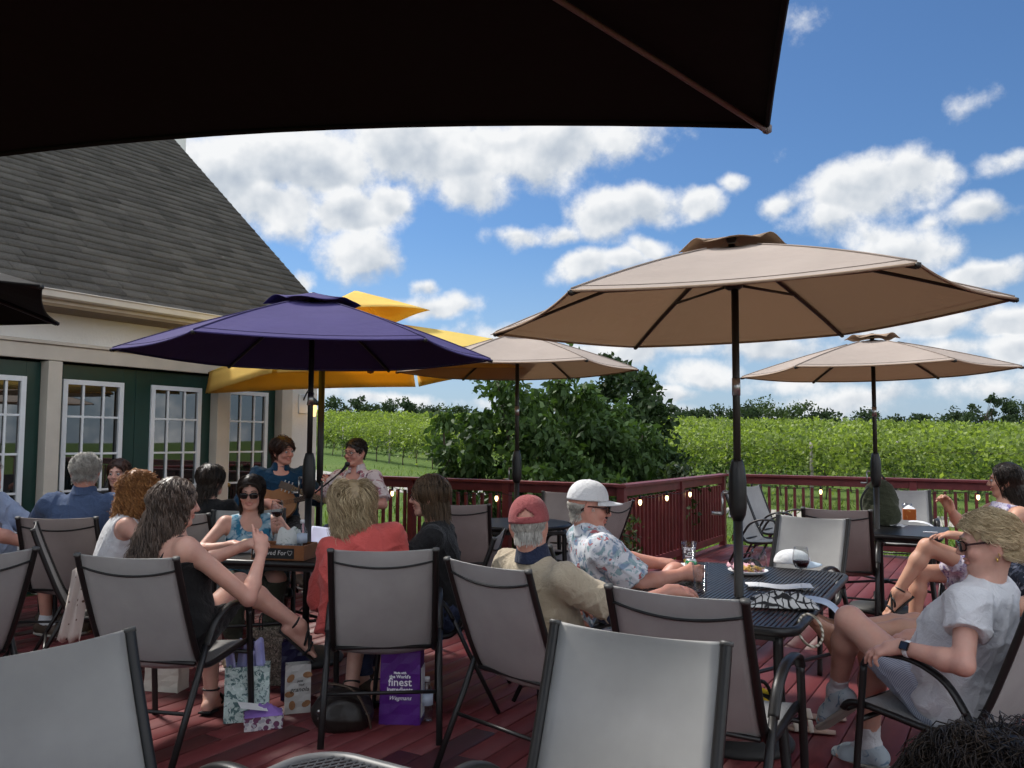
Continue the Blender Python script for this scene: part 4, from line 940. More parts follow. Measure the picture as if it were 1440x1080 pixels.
def patfab(name, ground, spots, scale, thr=(.5, .56), kind='noise'):
    """cloth printed with blots of several colours"""
    t = NT(name); c = ground
    for i, (col, lo, hi) in enumerate(spots):
        mp = t.new('ShaderNodeMapping'); t.ln(t.coord(), mp.inputs[0]); mp.inputs['Location'].default_value = (3.7 * i, 1.3 * i, 5.1 * i)
        if kind == 'noise': f = t.noise(scale * (1 + .2 * i), 2.5, .55, mp.outputs[0], 1.4).outputs[0]
        else:
            vo = t.new('ShaderNodeTexVoronoi', Scale=scale * (1 + .25 * i)); t.ln(mp.outputs[0], vo.inputs['Vector']); f = t.math('SUBTRACT', 1.0, vo.outputs['Distance'])
        m = t.new('ShaderNodeMapRange'); t.ln(f, m.inputs[0]); m.inputs[1].default_value = lo; m.inputs[2].default_value = hi
        c = t.mix(m.outputs[0], c, col)
    t.base(c); t.set(.9, 0, .2); t.bump(t.noise(22, 4, .6).outputs[0], .35, .01); return t.m
def hairmat(name, dark, light, rough=.42):
    t = NT(name); at = t.new('ShaderNodeAttribute', attribute_name='tint')
    t.base(t.ramp(at.outputs['Fac'], [(0, dark), (1, light)])); t.set(rough, 0, .35); t.p.inputs['Anisotropic'].default_value = .4; return t.m
lens_m = mat('dark_lens', (.006, .004, .004), .06, .05, 3, spec=.6); eyew = mat('eye_white', (.42, .40, .385), .25, .05, 30); iris_m = mat('dark_iris', (.03, .018, .012), .15, .2, 30)

# ------------------------------------------------------------------ a person
def nv(v): v = np.array(v, float); return v / (np.linalg.norm(v) + 1e-9)
def ik(a, w, l1, l2, hint):
    a, w = np.array(a, float), np.array(w, float); d = w - a; L = np.linalg.norm(d)
    if L > (l1 + l2) * .995: k = L / ((l1 + l2) * .995); l1 *= k; l2 *= k
    x = (l1 * l1 - l2 * l2 + L * L) / (2 * L); y = math.sqrt(max(0, l1 * l1 - x * x)); u = d / L
    hh = np.array(hint, float); hh = nv(hh - u * (hh @ u)); return a + u * x + hh * y
def rot(deg, axis): return np.array(Matrix.Rotation(R(deg), 3, axis))
def hand(sd, W, d, n, right, hs=1., curl=.35, spread=1., thumb=None):
    d = nv(d); n = np.array(n, float); n = nv(n - d * (n @ d)); t = np.cross(d, n) if right else np.cross(n, d)
    W = np.array(W, float); tips = []
    sd.cone(W, W + d * .04 * hs, .027 * hs, .03 * hs, .02)
    for i, (kl, off, L) in enumerate(((.086, .029, .070), (.090, .0095, .078), (.086, -.010, .072), (.077, -.028, .056))):
        kn = W + d * kl * hs + t * off * hs * 1.08 + n * (.004 if i in (0, 3) else 0)
        sd.cone(W + t * off * .55 * hs + d * .018, kn, .0155 * hs, .0115 * hs, .014)
        p = kn; dd = nv(d + t * off * 4.0 * spread * .5); c = curl[i] if isinstance(curl, (list, tuple)) else curl * (1 + .12 * (i - 1.5))
        for j, fr in enumerate((.45, .31, .24)):
            ang = c * (1.0, 1.15, .8)[j]; ca, sa = math.cos(ang), math.sin(ang)
            up_ = nv(n - dd * (n @ dd)); dd = nv(dd * ca + up_ * sa); q = p + dd * L * fr * hs
            sd.cone(p, q, (.0098, .0088, .0080)[j] * hs, (.0088, .0080, .0068)[j] * hs, .004); p = q
        tips.append(p)
    b = W + d * .022 * hs + t * .022 * hs; td = nv(thumb) if thumb is not None else nv(d * .72 + t * .62 + n * .38)
    m_ = b + td * .042 * hs; e = m_ + nv(td + d * .35 - t * .25) * .034 * hs
    sd.cone(W + t * .012, b, .02 * hs, .017 * hs, .015); sd.cone(b, m_, .0145 * hs, .0115 * hs, .012); sd.cone(m_, e, .0112 * hs, .0088 * hs, .005)
    return tips
HEADS = {}
def person(key, label, yaw=None, loc=None, s=1., g=1., skin=None, h=.007, hip=(0, 0, .51), lean=0, side=0, tw=0, head=(0, 0, 0), fem=True,
           arms=None, legs=None, top=None, bottom=None, shoes=None, hair=None, hat=None, glasses=None, face=True, nodraw=(), headoff=(0, 0, 0), neckl=.085, bust=None):
    x, y, yw = CH[key] if loc is None else (loc[0], loc[1], R(yaw))
    o = thing('person', label, 'person', (x, y, 0), yw); skin = skin or skin_f
    Rt = rot(side, 'Y') @ rot(-lean, 'X'); u = Rt @ np.array([0, 0, 1.]); rx = Rt @ np.array([1., 0, 0]); fy = Rt @ np.array([0, 1., 0])
    Rs = Rt @ rot(tw, 'Z'); sx = Rs @ np.array([1., 0, 0]); sy = Rs @ np.array([0, 1., 0])
    hp = np.array(hip, float); L = .50 * s; nb = hp + u * L; MT = np.stack([rx, fy, u], 1); MS = np.stack([sx, sy, u], 1)
    bw = .172 if fem else .198
    shR, shL = hp + u * L * .90 + sx * bw * s, hp + u * L * .90 - sx * bw * s
    def torso(sd, inf, low=True):
        a = g
        if low: sd.ell(hp + u * .02, (.172 * a * s + inf, .130 * a * s + inf, .13 + inf), MT, .05)
        sd.ell(hp + u * L * .30 + fy * .012, ((.142 if fem else .158) * a * s + inf, .112 * a * s + inf, .17 + inf), MT, .06)
        sd.ell(hp + u * L * .62, ((.150 if fem else .172) * (.5 + .5 * a) * s + inf, .108 * (.5 + .5 * a) * s + inf, .19 + inf), MS, .06)
        sd.cone(shL - u * .02, shR - u * .02, .058 * s + inf, .058 * s + inf, .07)
        sd.cone(shL * .55 + shR * .45 + u * .02 * s, nb + u * .035, .05 * s + inf, .046 * s + inf * .6, .05); sd.cone(shR * .55 + shL * .45 + u * .02 * s, nb + u * .035, .05 * s + inf, .046 * s + inf * .6, .05)
        if fem or bust:
            for q in (-1, 1): sd.ell(hp + u * L * .60 + sx * q * .072 * s + sy * .088 * (.4 + .6 * a) * s, ((bust or .062) * s + inf, (bust or .062) * s + inf, .07 * s + inf), MS, .05)
        if g > 1.08: sd.ell(hp + u * L * .28 + fy * .06 * a, (.13 * a * s + inf, .10 * a * s + inf, .14 + inf), MT, .06)
    # head frame
    Hh = rot(head[0], 'Z') @ rot(head[2], 'Y') @ rot(-head[1], 'X')
    hs = s * (1.0 if fem else 1.03); hc = nb + u * (neckl + .085) * s + Hh @ np.array([0, .022, .0]) * hs + np.array(headoff)
    def hd(p): return hc + Hh @ (np.array(p, float) * hs)
    B = SDF(); torso(B, 0)
    B.cone(nb - u * .02, hd((0, -.022, -.05)), (.054 if fem else .063) * s, (.051 if fem else .060) * s, .03)
    # skull and face
    B.ell(hd((0, -.015, .035)), np.array((.074, .094, .086)) * hs, Hh, .02); B.ell(hd((0, .022, -.03)), np.array((.060, .068, .078)) * hs, Hh, .035)
    jw = .050 if fem else .056
    for q in (-1, 1): B.cone(hd((q * .060, -.012, -.03)), hd((q * jw * .5, .056, -.086)), .022 * hs, .021 * hs, .025)
    B.ell(hd((0, .070, -.094)), np.array((.026, .022, .02)) * hs, Hh, .02)
    if face:
        B.cone(hd((-.032, .079, .026)), hd((.032, .079, .026)), .014 * hs, .014 * hs, .014)
        for q in (-1, 1):
            B.ell(hd((q * .031, .096, .004)), np.array((.017, .013, .0105)) * hs, Hh, .010, neg=True); B.ell(hd((q * .040, .064, -.028)), np.array((.024, .024, .024)) * hs, Hh, .02)
            B.ell(hd((q * .0115, .098, -.029)), np.array((.009, .010, .008)) * hs, Hh, .006)
        B.cone(hd((0, .088, .016)), hd((0, .110, -.023)), .0085 * hs, .0125 * hs, .010)
        B.ell(hd((0, .090, -.053)), np.array((.025, .013, .0065)) * hs, Hh, .005); B.ell(hd((0, .088, -.066)), np.array((.021, .013, .0078)) * hs, Hh, .005)
        B.cone(hd((-.024, .097, -.059)), hd((.024, .097, -.059)), .003 * hs, .003 * hs, .004, neg=True)
    for q in (-1, 1):
        B.ell(hd((q * .077, -.012, .0)), np.array((.010, .021, .032)) * hs, Hh @ rot(q * 18, 'Z') @ rot(-8, 'X'), .008); B.ell(hd((q * .088, -.006, .004)), np.array((.007, .011, .018)) * hs, Hh, .005, neg=True)
    # arms
    AJ = {}
    for nm, sh, right in (('L', shL, False), ('R', shR, True)):
        a = (arms or {}).get(nm, {}); w_ = np.array(a.get('w', ((.20 if right else -.20), .25, .62)), float)
        e = np.array(a['ep'], float) if 'ep' in a else ik(sh, w_, .285 * s, .245 * s, a.get('e', ((.5 if right else -.5), -.6, -.6)))
        th = .8 + .2 * g; B.cone(sh, e, (.047 if fem else .054) * th * s, (.037 if fem else .042) * th * s, .03); m_ = e + (w_ - e) * .28
        B.cone(e, m_, (.038 if fem else .043) * s, (.040 if fem else .046) * th * s, .02); B.cone(m_, w_, (.040 if fem else .046) * th * s, (.0245 if fem else .029) * s, .02)
        d = a.get('d', nv(w_ - e)); n_ = a.get('n', (0, 0, -1)); tips = hand(B, w_, d, n_, right, s * (1.0 if fem else 1.1), a.get('curl', .35), a.get('spread', 1.), a.get('thumb'))
        AJ[nm] = (sh, e, w_, nv(d), n_)
    # legs
    LJ = {}
    for nm, q in (('L', -1), ('R', 1)):
        l_ = (legs or {}).get(nm, {}); hj = hp + rx * q * .088 * s * (.6 + .4 * g) - u * .01; k = np.array(l_.get('k', (q * .12, .43, .50)), float); an = np.array(l_.get('a', (q * .12, .40, .09)), float)
        th = .75 + .25 * g
        B.cone(hj, k, .088 * th * s, .056 * s * th, .04); B.cone(k, k + (an - k) * .3, .054 * th * s, .055 * th * s, .03); B.cone(k + (an - k) * .3, an, .055 * th * s, .035 * s, .03)
        fd = nv(l_.get('f', (q * .15, 1, -.12))); sole = l_.get('sole', (0, 0, -1)); sole = np.array(sole, float); sole = nv(sole - fd * (sole @ fd))
        heel = an - fd * .045 + sole * .055; ball = an + fd * .125 + sole * .068; toe = an + fd * .175 + sole * .072; sdw = np.cross(fd, sole)
        B.cone(an, heel, .034 * s, .028 * s, .02); B.cone(an, ball, .033 * s, .024 * s, .03); B.cone(heel, ball, .027 * s, .024 * s, .02)
        for j in range(5): B.cone(ball + sdw * (j - 2) * .015, toe + sdw * (j - 2) * .017 - fd * .006 * abs(j - 1.2), .0155, .0105, .006)
        LJ[nm] = (hj, k, an, fd, heel, ball, toe, sole, sdw)
    V, Q = B.mesh(h)
    lips = hd((0, .092, -.059)); nose = hd((0, .108, -.02)); bl = np.zeros(len(V))
    def add(c, r, a): np.maximum(bl, a * np.clip(1.15 - np.linalg.norm((V - c) / r, axis=1), 0, 1), out=bl)
    hloc = (V - hc) @ Hh / hs
    bl = np.where((np.abs(hloc[:, 0]) < .027) & (np.abs(hloc[:, 2] + .0595) < .012) & (hloc[:, 1] > .075), .6, 0.)
    add(nose, .04, .3)
    for q in (-1, 1): add(hd((q * .045, .075, -.025)), .04, .28); add(hd((q * .08, -.01, 0)), .04, .3)
    for nm in 'LR': add(AJ[nm][1], .06, .22); add(LJ[nm][1], .07, .18); add(AJ[nm][2] + AJ[nm][3] * .12, .07, .25)
    body = npmesh('body', V, Q, skin, o, True, {'blush': ('POINT', bl)})
    # eyes and brows
    if face and glasses != 'sun':
        m = MB()
        for q in (-1, 1): m.lathe([(0, -.0125), (.009, -.009), (.0125, 0), (.009, .009), (0, .0125)], 12, M=Matrix.Translation(hd((q * .031, .0805, .004))))
        m.build('eyes', eyew, o, True); m = MB()
        for q in (-1, 1): m.lathe([(0, -.0075), (.006, -.004), (.0075, 0), (.006, .004), (0, .0075)], 10, M=Matrix.Translation(hd((q * .031, .0865, .004))))
        m.build('irises', iris_m, o, True)
    if face and hair:
        m = MB()
        for q in (-1, 1): m.tube(bez([hd((q * .014, .092, .026)), hd((q * .030, .0925, .033)), hd((q * .047, .080, .027))], 4), .0032, 5)
        m.build('eyebrows', hair['browm'] if 'browm' in hair else hair['mat'], o, True)
    # clothes
    if top:
        T = SDF(); inf = top.get('inf', .014); torso(T, inf); sl = top.get('sleeve', .6)
        for nm in 'LR':
            sh, e, w_, d, n_ = AJ[nm]; a0 = (.050 if fem else .058) * (.8 + .2 * g) * s + inf * 1.1; a1 = (.042 if fem else .050) * (.8 + .2 * g) * s + inf * top.get('flare', 1.3)
            if sl > 0:
                f_ = min(sl, 1); T.cone(sh, sh + (e - sh) * f_, a0, a0 + (a1 - a0) * f_, .03, cut=sl < 1)
            if sl > 1: T.cone(e, e + (w_ - e) * (sl - 1), a1 * .96, (.034 if fem else .038) * s + inf, .02, cut=True)
        T.clip(u, float(u @ nb) + top.get('neck', .022)); T.clip(-u, -float(u @ hp) + top.get('hem', .10))
        if 'scoop' in top: T.ell(nb + sy * .085 - u * .01, (.085, .06, .11 * top['scoop']), MS, .01, neg=True); T.ops.sort(key=lambda z: z[-1])
        if 'arm' in top:                              # cut-away armholes
            for sh, q in ((shL, -1), (shR, 1)): T.ell(sh + sx * q * .02 + u * 0, np.array((top['arm'], .14, .12)), MS, .01, neg=True)
        for ex in top.get('extra', []): T.cone(*ex)
        if top.get('tank'): T.clip(u, float(u @ hp) + L * top['tank'])
        V, Q = T.mesh(max(h, .007)); V = wrinkle(V, Q, top.get('wr', .009), len(label), top.get('fr', 13.), inf * .3)
        to = npmesh('top', V, Q, top['mat'], o, True)
        if top.get('tank'):
            m = MB()
            for q in (-1, 1): m.tube(bez([hp + u * L * (top['tank'] - .02) + sx * q * .085 * s + sy * .105, hp + u * L * .86 + sx * q * .092 * s + sy * .07, hp + u * (L * .985) + sx * q * .095 * s + sy * .0, hp + u * L * .80 + sx * q * .085 * s - sy * .085, hp + u * L * (top['tank'] - .06) + sx * q * .07 * s - sy * .100], 5), .015, 6, flat=.3)
            m.build('straps', top['mat'], to, True)
        if top.get('collar'):
            cs_ = SDF(); cs_.cone(nb + u * .0, nb + u * .078 + sy * .012, .088 * s, .070 * s, .01, cut=True, cuta=True); cs_.cone(nb - u * .05 + sy * .10, nb + u * .12 + sy * .09, .035, .05, .02, neg=True)
            V, Q = cs_.mesh(.006); npmesh('collar', V, Q, top['collar'], to, True)
        if top.get('cuff'):
            for nm in 'LR':
                sh, e, w_, d, n_ = AJ[nm]; a1 = (.045 if fem else .052) * s + inf * 1.5 + .004; p = sh + (e - sh) * sl; cs_ = SDF(); cs_.cone(p - nv(e - sh) * .03, p + nv(e - sh) * .006, a1, a1, .01, cut=True, cuta=True); V, Q = cs_.mesh(.006); npmesh('cuff', V, Q, top['cuff'], to, True)
    if bottom:
        T = SDF(); inf = bottom.get('inf', .014); T.ell(hp + u * .02, (.172 * g * s + inf, .130 * g * s + inf, .135 + inf), MT, .05); ln_ = bottom.get('len', .75)
        for nm in 'LR':
            hj, k, an = LJ[nm][:3]; th = .75 + .25 * g; f_ = min(1, ln_)
            T.cone(hj, hj + (k - hj) * f_, .092 * th * s + inf, (.092 + (.058 - .092) * f_) * th * s + inf * 1.3, .03, cut=ln_ < 1)
            if ln_ > 1: T.cone(k, k + (an - k) * (ln_ - 1), .058 * th * s + inf, .045 * s + inf, .03, cut=True)
        if bottom.get('skirt'):
            kk = [LJ[n][0] + (LJ[n][1] - LJ[n][0]) * ln_ for n in 'LR']; T.cone(hp + rx * -.05, kk[0], .12, .085, .05, cut=True); T.cone(hp + rx * .05, kk[1], .12, .085, .05, cut=True); T.cone(kk[0], kk[1], .07, .07, .04)
        T.clip(u, float(u @ hp) + .13)
        for ex in bottom.get('extra', []): T.cone(*ex)
        V, Q = T.mesh(max(h, .007)); V = wrinkle(V, Q, bottom.get('wr', .006), 5, 14., inf * .3); npmesh('bottoms', V, Q, bottom['mat'], o, True)
    if shoes:
        for nm in 'LR':
            hj, k, an, fd, heel, ball, toe, sole, sdw = LJ[nm]
            if shoes.get('sock'):
                T = SDF(); T.cone(an + nv(k - an) * shoes['sockh'], an - fd * .01, .043 * s, .040 * s, .01, cuta=True); T.cone(an, ball, .042 * s, .034 * s, .03); T.cone(an, heel, .042, .034, .02); V, Q = T.mesh(.007); npmesh('sock', wrinkle(V, Q, .002, 3, 40.), Q, shoes['sock'], o, True)
            if shoes.get('mat'):
                T = SDF(); T.cone(heel, ball, .039 * s, .036 * s, .03); T.cone(ball, toe + fd * .008, .046 * s, .032 * s, .03); T.cone(an + sole * .02, ball - sole * .01, .043 * s, .034 * s, .03); T.cone(heel - sole * .01, an + nv(k - an) * .0, .042, .044, .02, cut=True)
                T.clip(sole, float(sole @ ball) + .029); V, Q = T.mesh(.007); sh_ = npmesh('shoe', V, Q, shoes['mat'], o, True)
                T = SDF(); T.cone(heel + sole * .024, toe + sole * .018 + fd * .012, .041 * s, .044 * s, .01); T.clip(sole, float(sole @ ball) + .037); T.clip(-sole, -(float(sole @ ball) + .018)); V, Q = T.mesh(.006); npmesh('sole', V, Q, shoes['solem'], sh_, True)
            if shoes.get('sandal'):
                m = MB(); c0 = [heel + sdw * .034, ball + sdw * .046, toe + sdw * .03 + fd * .01, toe - sdw * .03 + fd * .01, ball - sdw * .046, heel - sdw * .034]
                m.tube([p + Vector(sole * .028) for p in bez([heel - fd * .028] + [heel, ball, toe + fd * .012], 4)], .040, 8, side=tuple(sdw), flat=.22)
                for (c_, rr, ax_) in ((an + nv(k - an) * .03, .042, nv(k - an)), (an + fd * .07 + sole * .03, .046, nv(fd - sole * .5)), (ball - fd * .01, .046, fd)):
                    a_ = nv(np.cross(ax_, sdw)); m.tube([c_ + rr * (math.cos(i * PI / 8) * sdw + .85 * math.sin(i * PI / 8) * a_) for i in range(16)], .007, 5, closed=True)
                m.tube(bez([an + nv(k - an) * .03 + sdw * .04, an + fd * .03 - sdw * 0 - sole * .03, ball - sdw * .046], 4), .007, 5); m.tube(bez([an + nv(k - an) * .03 - sdw * .04, an + fd * .03 - sole * .03, ball + sdw * .046], 4), .007, 5)
                m.build('sandal', shoes['sandal'], o, True)
    if hair: make_hair(o, hair, hd, Hh, hc, hs, nb, u, h)
    if hat: make_cap(o, hat, hd)
    if glasses: make_glasses(o, hd, glasses)
    W2 = Matrix.Translation((x, y, 0)) @ Matrix.Rotation(yw, 4, 'Z')
    HEADS[key] = (W2 @ Vector(hd((0, 0, .125))), W2 @ Vector(hd((0, .1, 0))))
    return dict(o=o, hd=hd, AJ=AJ, LJ=LJ, W=W2, nb=nb, u=u, sx=sx, sy=sy, hp=hp, L=L, s=s, Hh=Hh)
def strands(Pn, r0, taper=.35):
    """three-sided strands from N x M x 3 points"""
    N, M_, _ = Pn.shape; T = np.gradient(Pn, axis=1); T /= np.linalg.norm(T, axis=2)[:, :, None] + 1e-9
    a = np.cross(T, np.array([.31, .2, .93])); a /= np.linalg.norm(a, axis=2)[:, :, None] + 1e-9; b = np.cross(T, a)
    rr = r0[:, None] * np.linspace(1, taper, M_)[None, :]; V = np.zeros((N, M_, 3, 3), np.float32)
    for k in range(3): V[:, :, k] = Pn + rr[:, :, None] * (math.cos(2.094 * k) * a + math.sin(2.094 * k) * b)
    I = np.arange(N * M_ * 3).reshape(N, M_, 3); q = []
    for k in range(3): q.append(np.stack([I[:, :-1, k], I[:, :-1, (k + 1) % 3], I[:, 1:, (k + 1) % 3], I[:, 1:, k]], -1).reshape(-1, 4))
    return V.reshape(-1, 3), np.concatenate(q)
def make_hair(o, H_, hd, Hh, hc, hs, nb, u, h):
    rs = np.random.RandomState(H_.get('seed', 3)); N = H_.get('n', 900); L = H_.get('len', .1); M_ = H_.get('steps', 12); vol = H_.get('vol', .018); curl = H_.get('curl', 0); cf = H_.get('cf', 60.)
    hx, hy, hz = .077, .097, .089; ce = np.array([0, -.015, .035]); top0 = H_.get('bald', 9)
    q = rs.normal(size=(N * 6, 3)); q /= np.linalg.norm(q, axis=1)[:, None]; p = ce + q * [hx, hy, hz]
    front = H_.get('front', .078)                       # hairline height above the ear line
    ok = ~((p[:, 1] > .030) & (p[:, 2] < front)) & ~((p[:, 1] > -.02) & (p[:, 2] < H_.get('sideb', -.01))) & (p[:, 2] > H_.get('nape', -.055)) & ~((p[:, 2] > top0) & (p[:, 1] > -.06)) & (p[:, 2] < H_.get('ztop', 9))
    p = p[ok][:N]; q = q[ok][:N]; n = len(p); lay = rs.uniform(.15, 1, n); part = H_.get('part', .0)
    lens = L * rs.uniform(.75, 1.1, n); ds = lens / (M_ - 1); out = np.zeros((n, M_, 3)); cur = p.copy(); K = max(8, n // H_.get('lock', 22)); sd_ = q[rs.randint(0, n, K)]; own = np.argmax(q @ sd_.T, axis=1); ph = rs.uniform(0, 6.28, K)[own] + rs.normal(0, .45, n); tk = rs.normal(0, .17, K)[own]
    flow = np.array(H_.get('flow', (0, -.35, -1.0))); sgn = np.sign(p[:, 0] - part + 1e-4)
    for i in range(M_):
        out[:, i] = cur; nn_ = (cur - ce) / np.array([hx, hy, hz]) ** 2; nn_ /= np.linalg.norm(nn_, axis=1)[:, None] + 1e-9
        v = np.tile(flow, (n, 1)).astype(float); v[:, 0] += sgn * H_.get('spread', .55) * np.clip((cur[:, 2] - .02) / .09, 0, 1); v += rs.normal(0, H_.get('mess', .12), (n, 3))
        e = np.sqrt((((cur - ce) / [hx, hy, hz]) ** 2).sum(1)); ins = cur[:, 2] > -.03
        vt = v - nn_ * (v * nn_).sum(1)[:, None]; v = np.where(ins[:, None], vt, v); v /= np.linalg.norm(v, axis=1)[:, None] + 1e-9
        cur = cur + v * ds[:, None]
        tgt = 1 + (.06 + vol * lay / .09) * min(1, (i + 1) / (M_ * .3)); e = np.sqrt((((cur - ce) / [hx, hy, hz]) ** 2).sum(1)); f_ = np.where((cur[:, 2] > -.03), np.maximum(1, tgt / np.maximum(e, .2)) * np.where(e > tgt * 1.05, .97 * tgt / e + .03, 1) if H_.get('tight') else np.maximum(1, tgt / np.maximum(e, .2)), 1); cur = ce + (cur - ce) * f_[:, None]
        rad = np.hypot(cur[:, 0] / .9, cur[:, 1] + .01); mn = (.066 + vol * lay * 1.1); low = cur[:, 2] <= -.03; k_ = np.where(low & (rad < mn), mn / np.maximum(rad, .01), 1); cur[:, 0] *= k_; cur[:, 1] = -.01 + (cur[:, 1] + .01) * k_
        fc = (cur[:, 1] > .045) & (cur[:, 2] < front - .012) & (np.abs(cur[:, 0]) < .066); cur[fc, 0] = np.sign(cur[fc, 0] + 1e-4) * .068; cur[fc, 1] -= .012
    if curl:
        t_ = np.linspace(0, 1, M_)[None, :]; s_ = lens[:, None] * t_; am = curl * np.minimum(1, t_ * 3)
        out[:, :, 0] += am * np.cos(ph[:, None] + cf * s_); out[:, :, 1] += am * np.sin(ph[:, None] + cf * s_); out[:, :, 2] += am * .5 * np.sin(1.3 * ph[:, None] + cf * .8 * s_)
    out = out * hs @ Hh.T + hc; r0 = H_.get('r', .0028) * rs.uniform(.7, 1.3, n); V, Q = strands(out, r0, .4)
    ti = np.repeat(np.clip(rs.normal(.5, .17, n) + tk, 0, 1), M_ * 3); cap_s = SDF()
    cap_s.ell(hd(ce), np.array((hx + .002 + vol * .35, hy + .002 + vol * .35, hz + .002 + vol * .35)) * hs, Hh, .02)
    for (a, b, ra, rb) in H_.get('mass', []): cap_s.cone(hd(a), hd(b), ra, rb, .04)
    cap_s.ell(hd((0, .10, front - .085)), np.array((.078, .078, .088)) * hs, Hh, .012, neg=True); 
    if H_.get('ears'):
        for q_ in (-1, 1): cap_s.ell(hd((q_ * .085, .018, -.018)), np.array((.04, .042, .044)) * hs, Hh, .01, neg=True)
    cap_s.ops.sort(key=lambda z: z[-1])
    dn = -(Hh @ np.array([0, 0, 1.])); cap_s.clip(dn, float(dn @ hd((0, 0, H_.get('capz', -.05)))))
    if H_.get('ztop', 9) < 1: un = Hh @ np.array([0, 0, 1.]); cap_s.clip(un, float(un @ hd((0, 0, H_['ztop'] + .01))))
    if top0 < 1: cap_s.ell(hd((0, .02, .15)), np.array((.062, .095, .065)) * hs, Hh, .012, neg=True)
    V2, Q2 = cap_s.mesh(max(.006, h)); n0 = len(V)
    rs2 = np.random.RandomState(2); V2 = wrinkle(V2, Q2, .003, 8, 55.)
    npmesh('hair', np.concatenate([V, V2]), np.concatenate([Q, Q2 + n0]), H_['mat'], o, True, {'tint': ('POINT', np.concatenate([ti, np.full(len(V2), .22)]))})
def make_cap(o, T, hd):
    m = MB(); rows = []; nr, nc = 22, 84; skip = set(); zc = T.get('zc', .042)
    for i in range(nr + 1):
        el_ = (PI / 2) * (1 - i / nr); row = []
        for j in range(nc):
            a = 2 * PI * j / nc; r_ = math.cos(el_) ** .8
            row.append(hd((.090 * r_ * math.cos(a), -.010 + .108 * r_ * math.sin(a), zc - .006 + .099 * math.sin(el_) - .012 * (1 - math.sin(a)) * (i / nr) ** 2 * T.get('back', .4))))
        rows.append(row)
    vs = [p for r_ in rows for p in r_]; fs = []
    for i in range(nr):
        for j in range(nc):
            a = 2 * PI * (j + .5) / nc; back = a - 1.5 * PI
            if T.get('open') and abs(back) < .58 and (i + .5) / nr > .70 + .25 * (back / .58) ** 2 and i < nr - 3: continue
            fs.append((i * nc + j, i * nc + (j + 1) % nc, (i + 1) * nc + (j + 1) % nc, (i + 1) * nc + j))
    m.add(vs, fs); co = m.build('cap', T['mat'], o, True, solid=.004)
    b = MB(); rows = []
    for i in range(7):
        k = i / 6; row = []
        for j in range(15):
            a = PI * (.16 + .68 * j / 14); x = math.cos(a); yy = .088 + (T.get('brim', .075) * max(0, math.sin((a - PI * .16) / .68)) ** .6) * k
            row.append(hd((.084 * x * (1 + .05 * k), -.012 + .104 * math.sin(a) + (yy - .088), zc - .004 - .004 * k - .30 * (.084 * x) ** 2 / .084 * (.4 + .6 * k) - T.get('dip', .018) * k)))
        rows.append(row)
    b.grid(rows); b.build('visor', T.get('visorm', T['mat']), co, True, solid=.004)
    bt = MB(); bt.lathe([(0, .006), (.008, .004), (.010, 0)], 10, M=Matrix.Translation(hd((0, -.010, zc + .093)))); bt.build('button', T['mat'], co, True)
    if T.get('open'):
        k = MB()
        for a in (-.5, -.17, .17, .5): k.lathe([(0, .001), (.003, 0)], 8, M=Matrix.Translation(hd((.078 * math.sin(a) * 1.0, -.012 - .088 * math.cos(a), zc + .052))))
        k.build('eyelets', seam_m, co, True)
def make_glasses(o, hd, kind):
    m = MB(); fr = MB()
    for q in (-1, 1):
        if kind == 'sun':
            rows = []
            for i in range(5):
                z = .020 - .040 * i / 4; row = []
                for j in range(7):
                    xx = .006 + .056 * j / 6; row.append(hd((q * xx, .1085 - .40 * (xx - .02) ** 2 * 10 * .9, z * (1 - .25 * (abs(j - 3) / 3) ** 3))))
                rows.append(row)
            m.grid(rows)
        ring = [hd((q * (.033 + .024 * math.cos(a)), .106 - .01 * (1 + math.cos(a)), .002 + .019 * math.sin(a))) for a in [i * PI / 10 for i in range(20)]]
        fr.tube(ring, .0022 if kind != 'sun' else .003, 6, closed=True)
        fr.tube(bez([hd((q * .060, .088, .008)), hd((q * .078, .03, .012)), hd((q * .082, -.02, .008)), hd((q * .078, -.045, -.014))], 4), .0022 if kind != 'sun' else .004, 6)
    fr.tube(bez([hd((-.01, .108, .006)), hd((0, .113, .010)), hd((.01, .108, .006))], 3), .0022, 6)
    if kind == 'sun':
        go = m.build('sunglasses', lens_m, o, True, solid=.003); fr.build('frame', mat('glasses_frame', (.03, .008, .008), .25, .1, 5), go, True)
    else: fr.build('glasses', mat('dark_glasses_frame', (.03, .012, .010), .3, .1, 5), o, True)
# ------------------------------------------------------------------ the guests
grey_h = hairmat('white_grey_hair', (.30, .28, .25), (.66, .63, .58)); brown_h = hairmat('dark_brown_hair', (.008, .005, .004), (.045, .028, .018)); mid_h = hairmat('mid_brown_hair', (.030, .018, .010), (.15, .095, .055))
red_h = hairmat('copper_hair', (.14, .05, .014), (.52, .25, .09)); salt_h = hairmat('grey_brown_hair', (.022, .015, .012), (.185, .135, .108)); blond_h = hairmat('dark_blond_hair', (.15, .10, .05), (.66, .52, .32)); sandy_h = hairmat('sandy_blond_hair', (.32, .23, .12), (.82, .68, .45)); red_br = hairmat('auburn_hair', (.012, .005, .003), (.075, .028, .016))
black_c = fabric('black_cloth', (.010, .010, .011)); coral = fabric('coral_cloth', (.50, .085, .075), .1); navy = fabric('navy_cloth', (.020, .026, .055)); blue_c = fabric('blue_shirt_cloth', (.060, .092, .175)); teal_d = fabric('deep_blue_cloth', (.006, .035, .075))
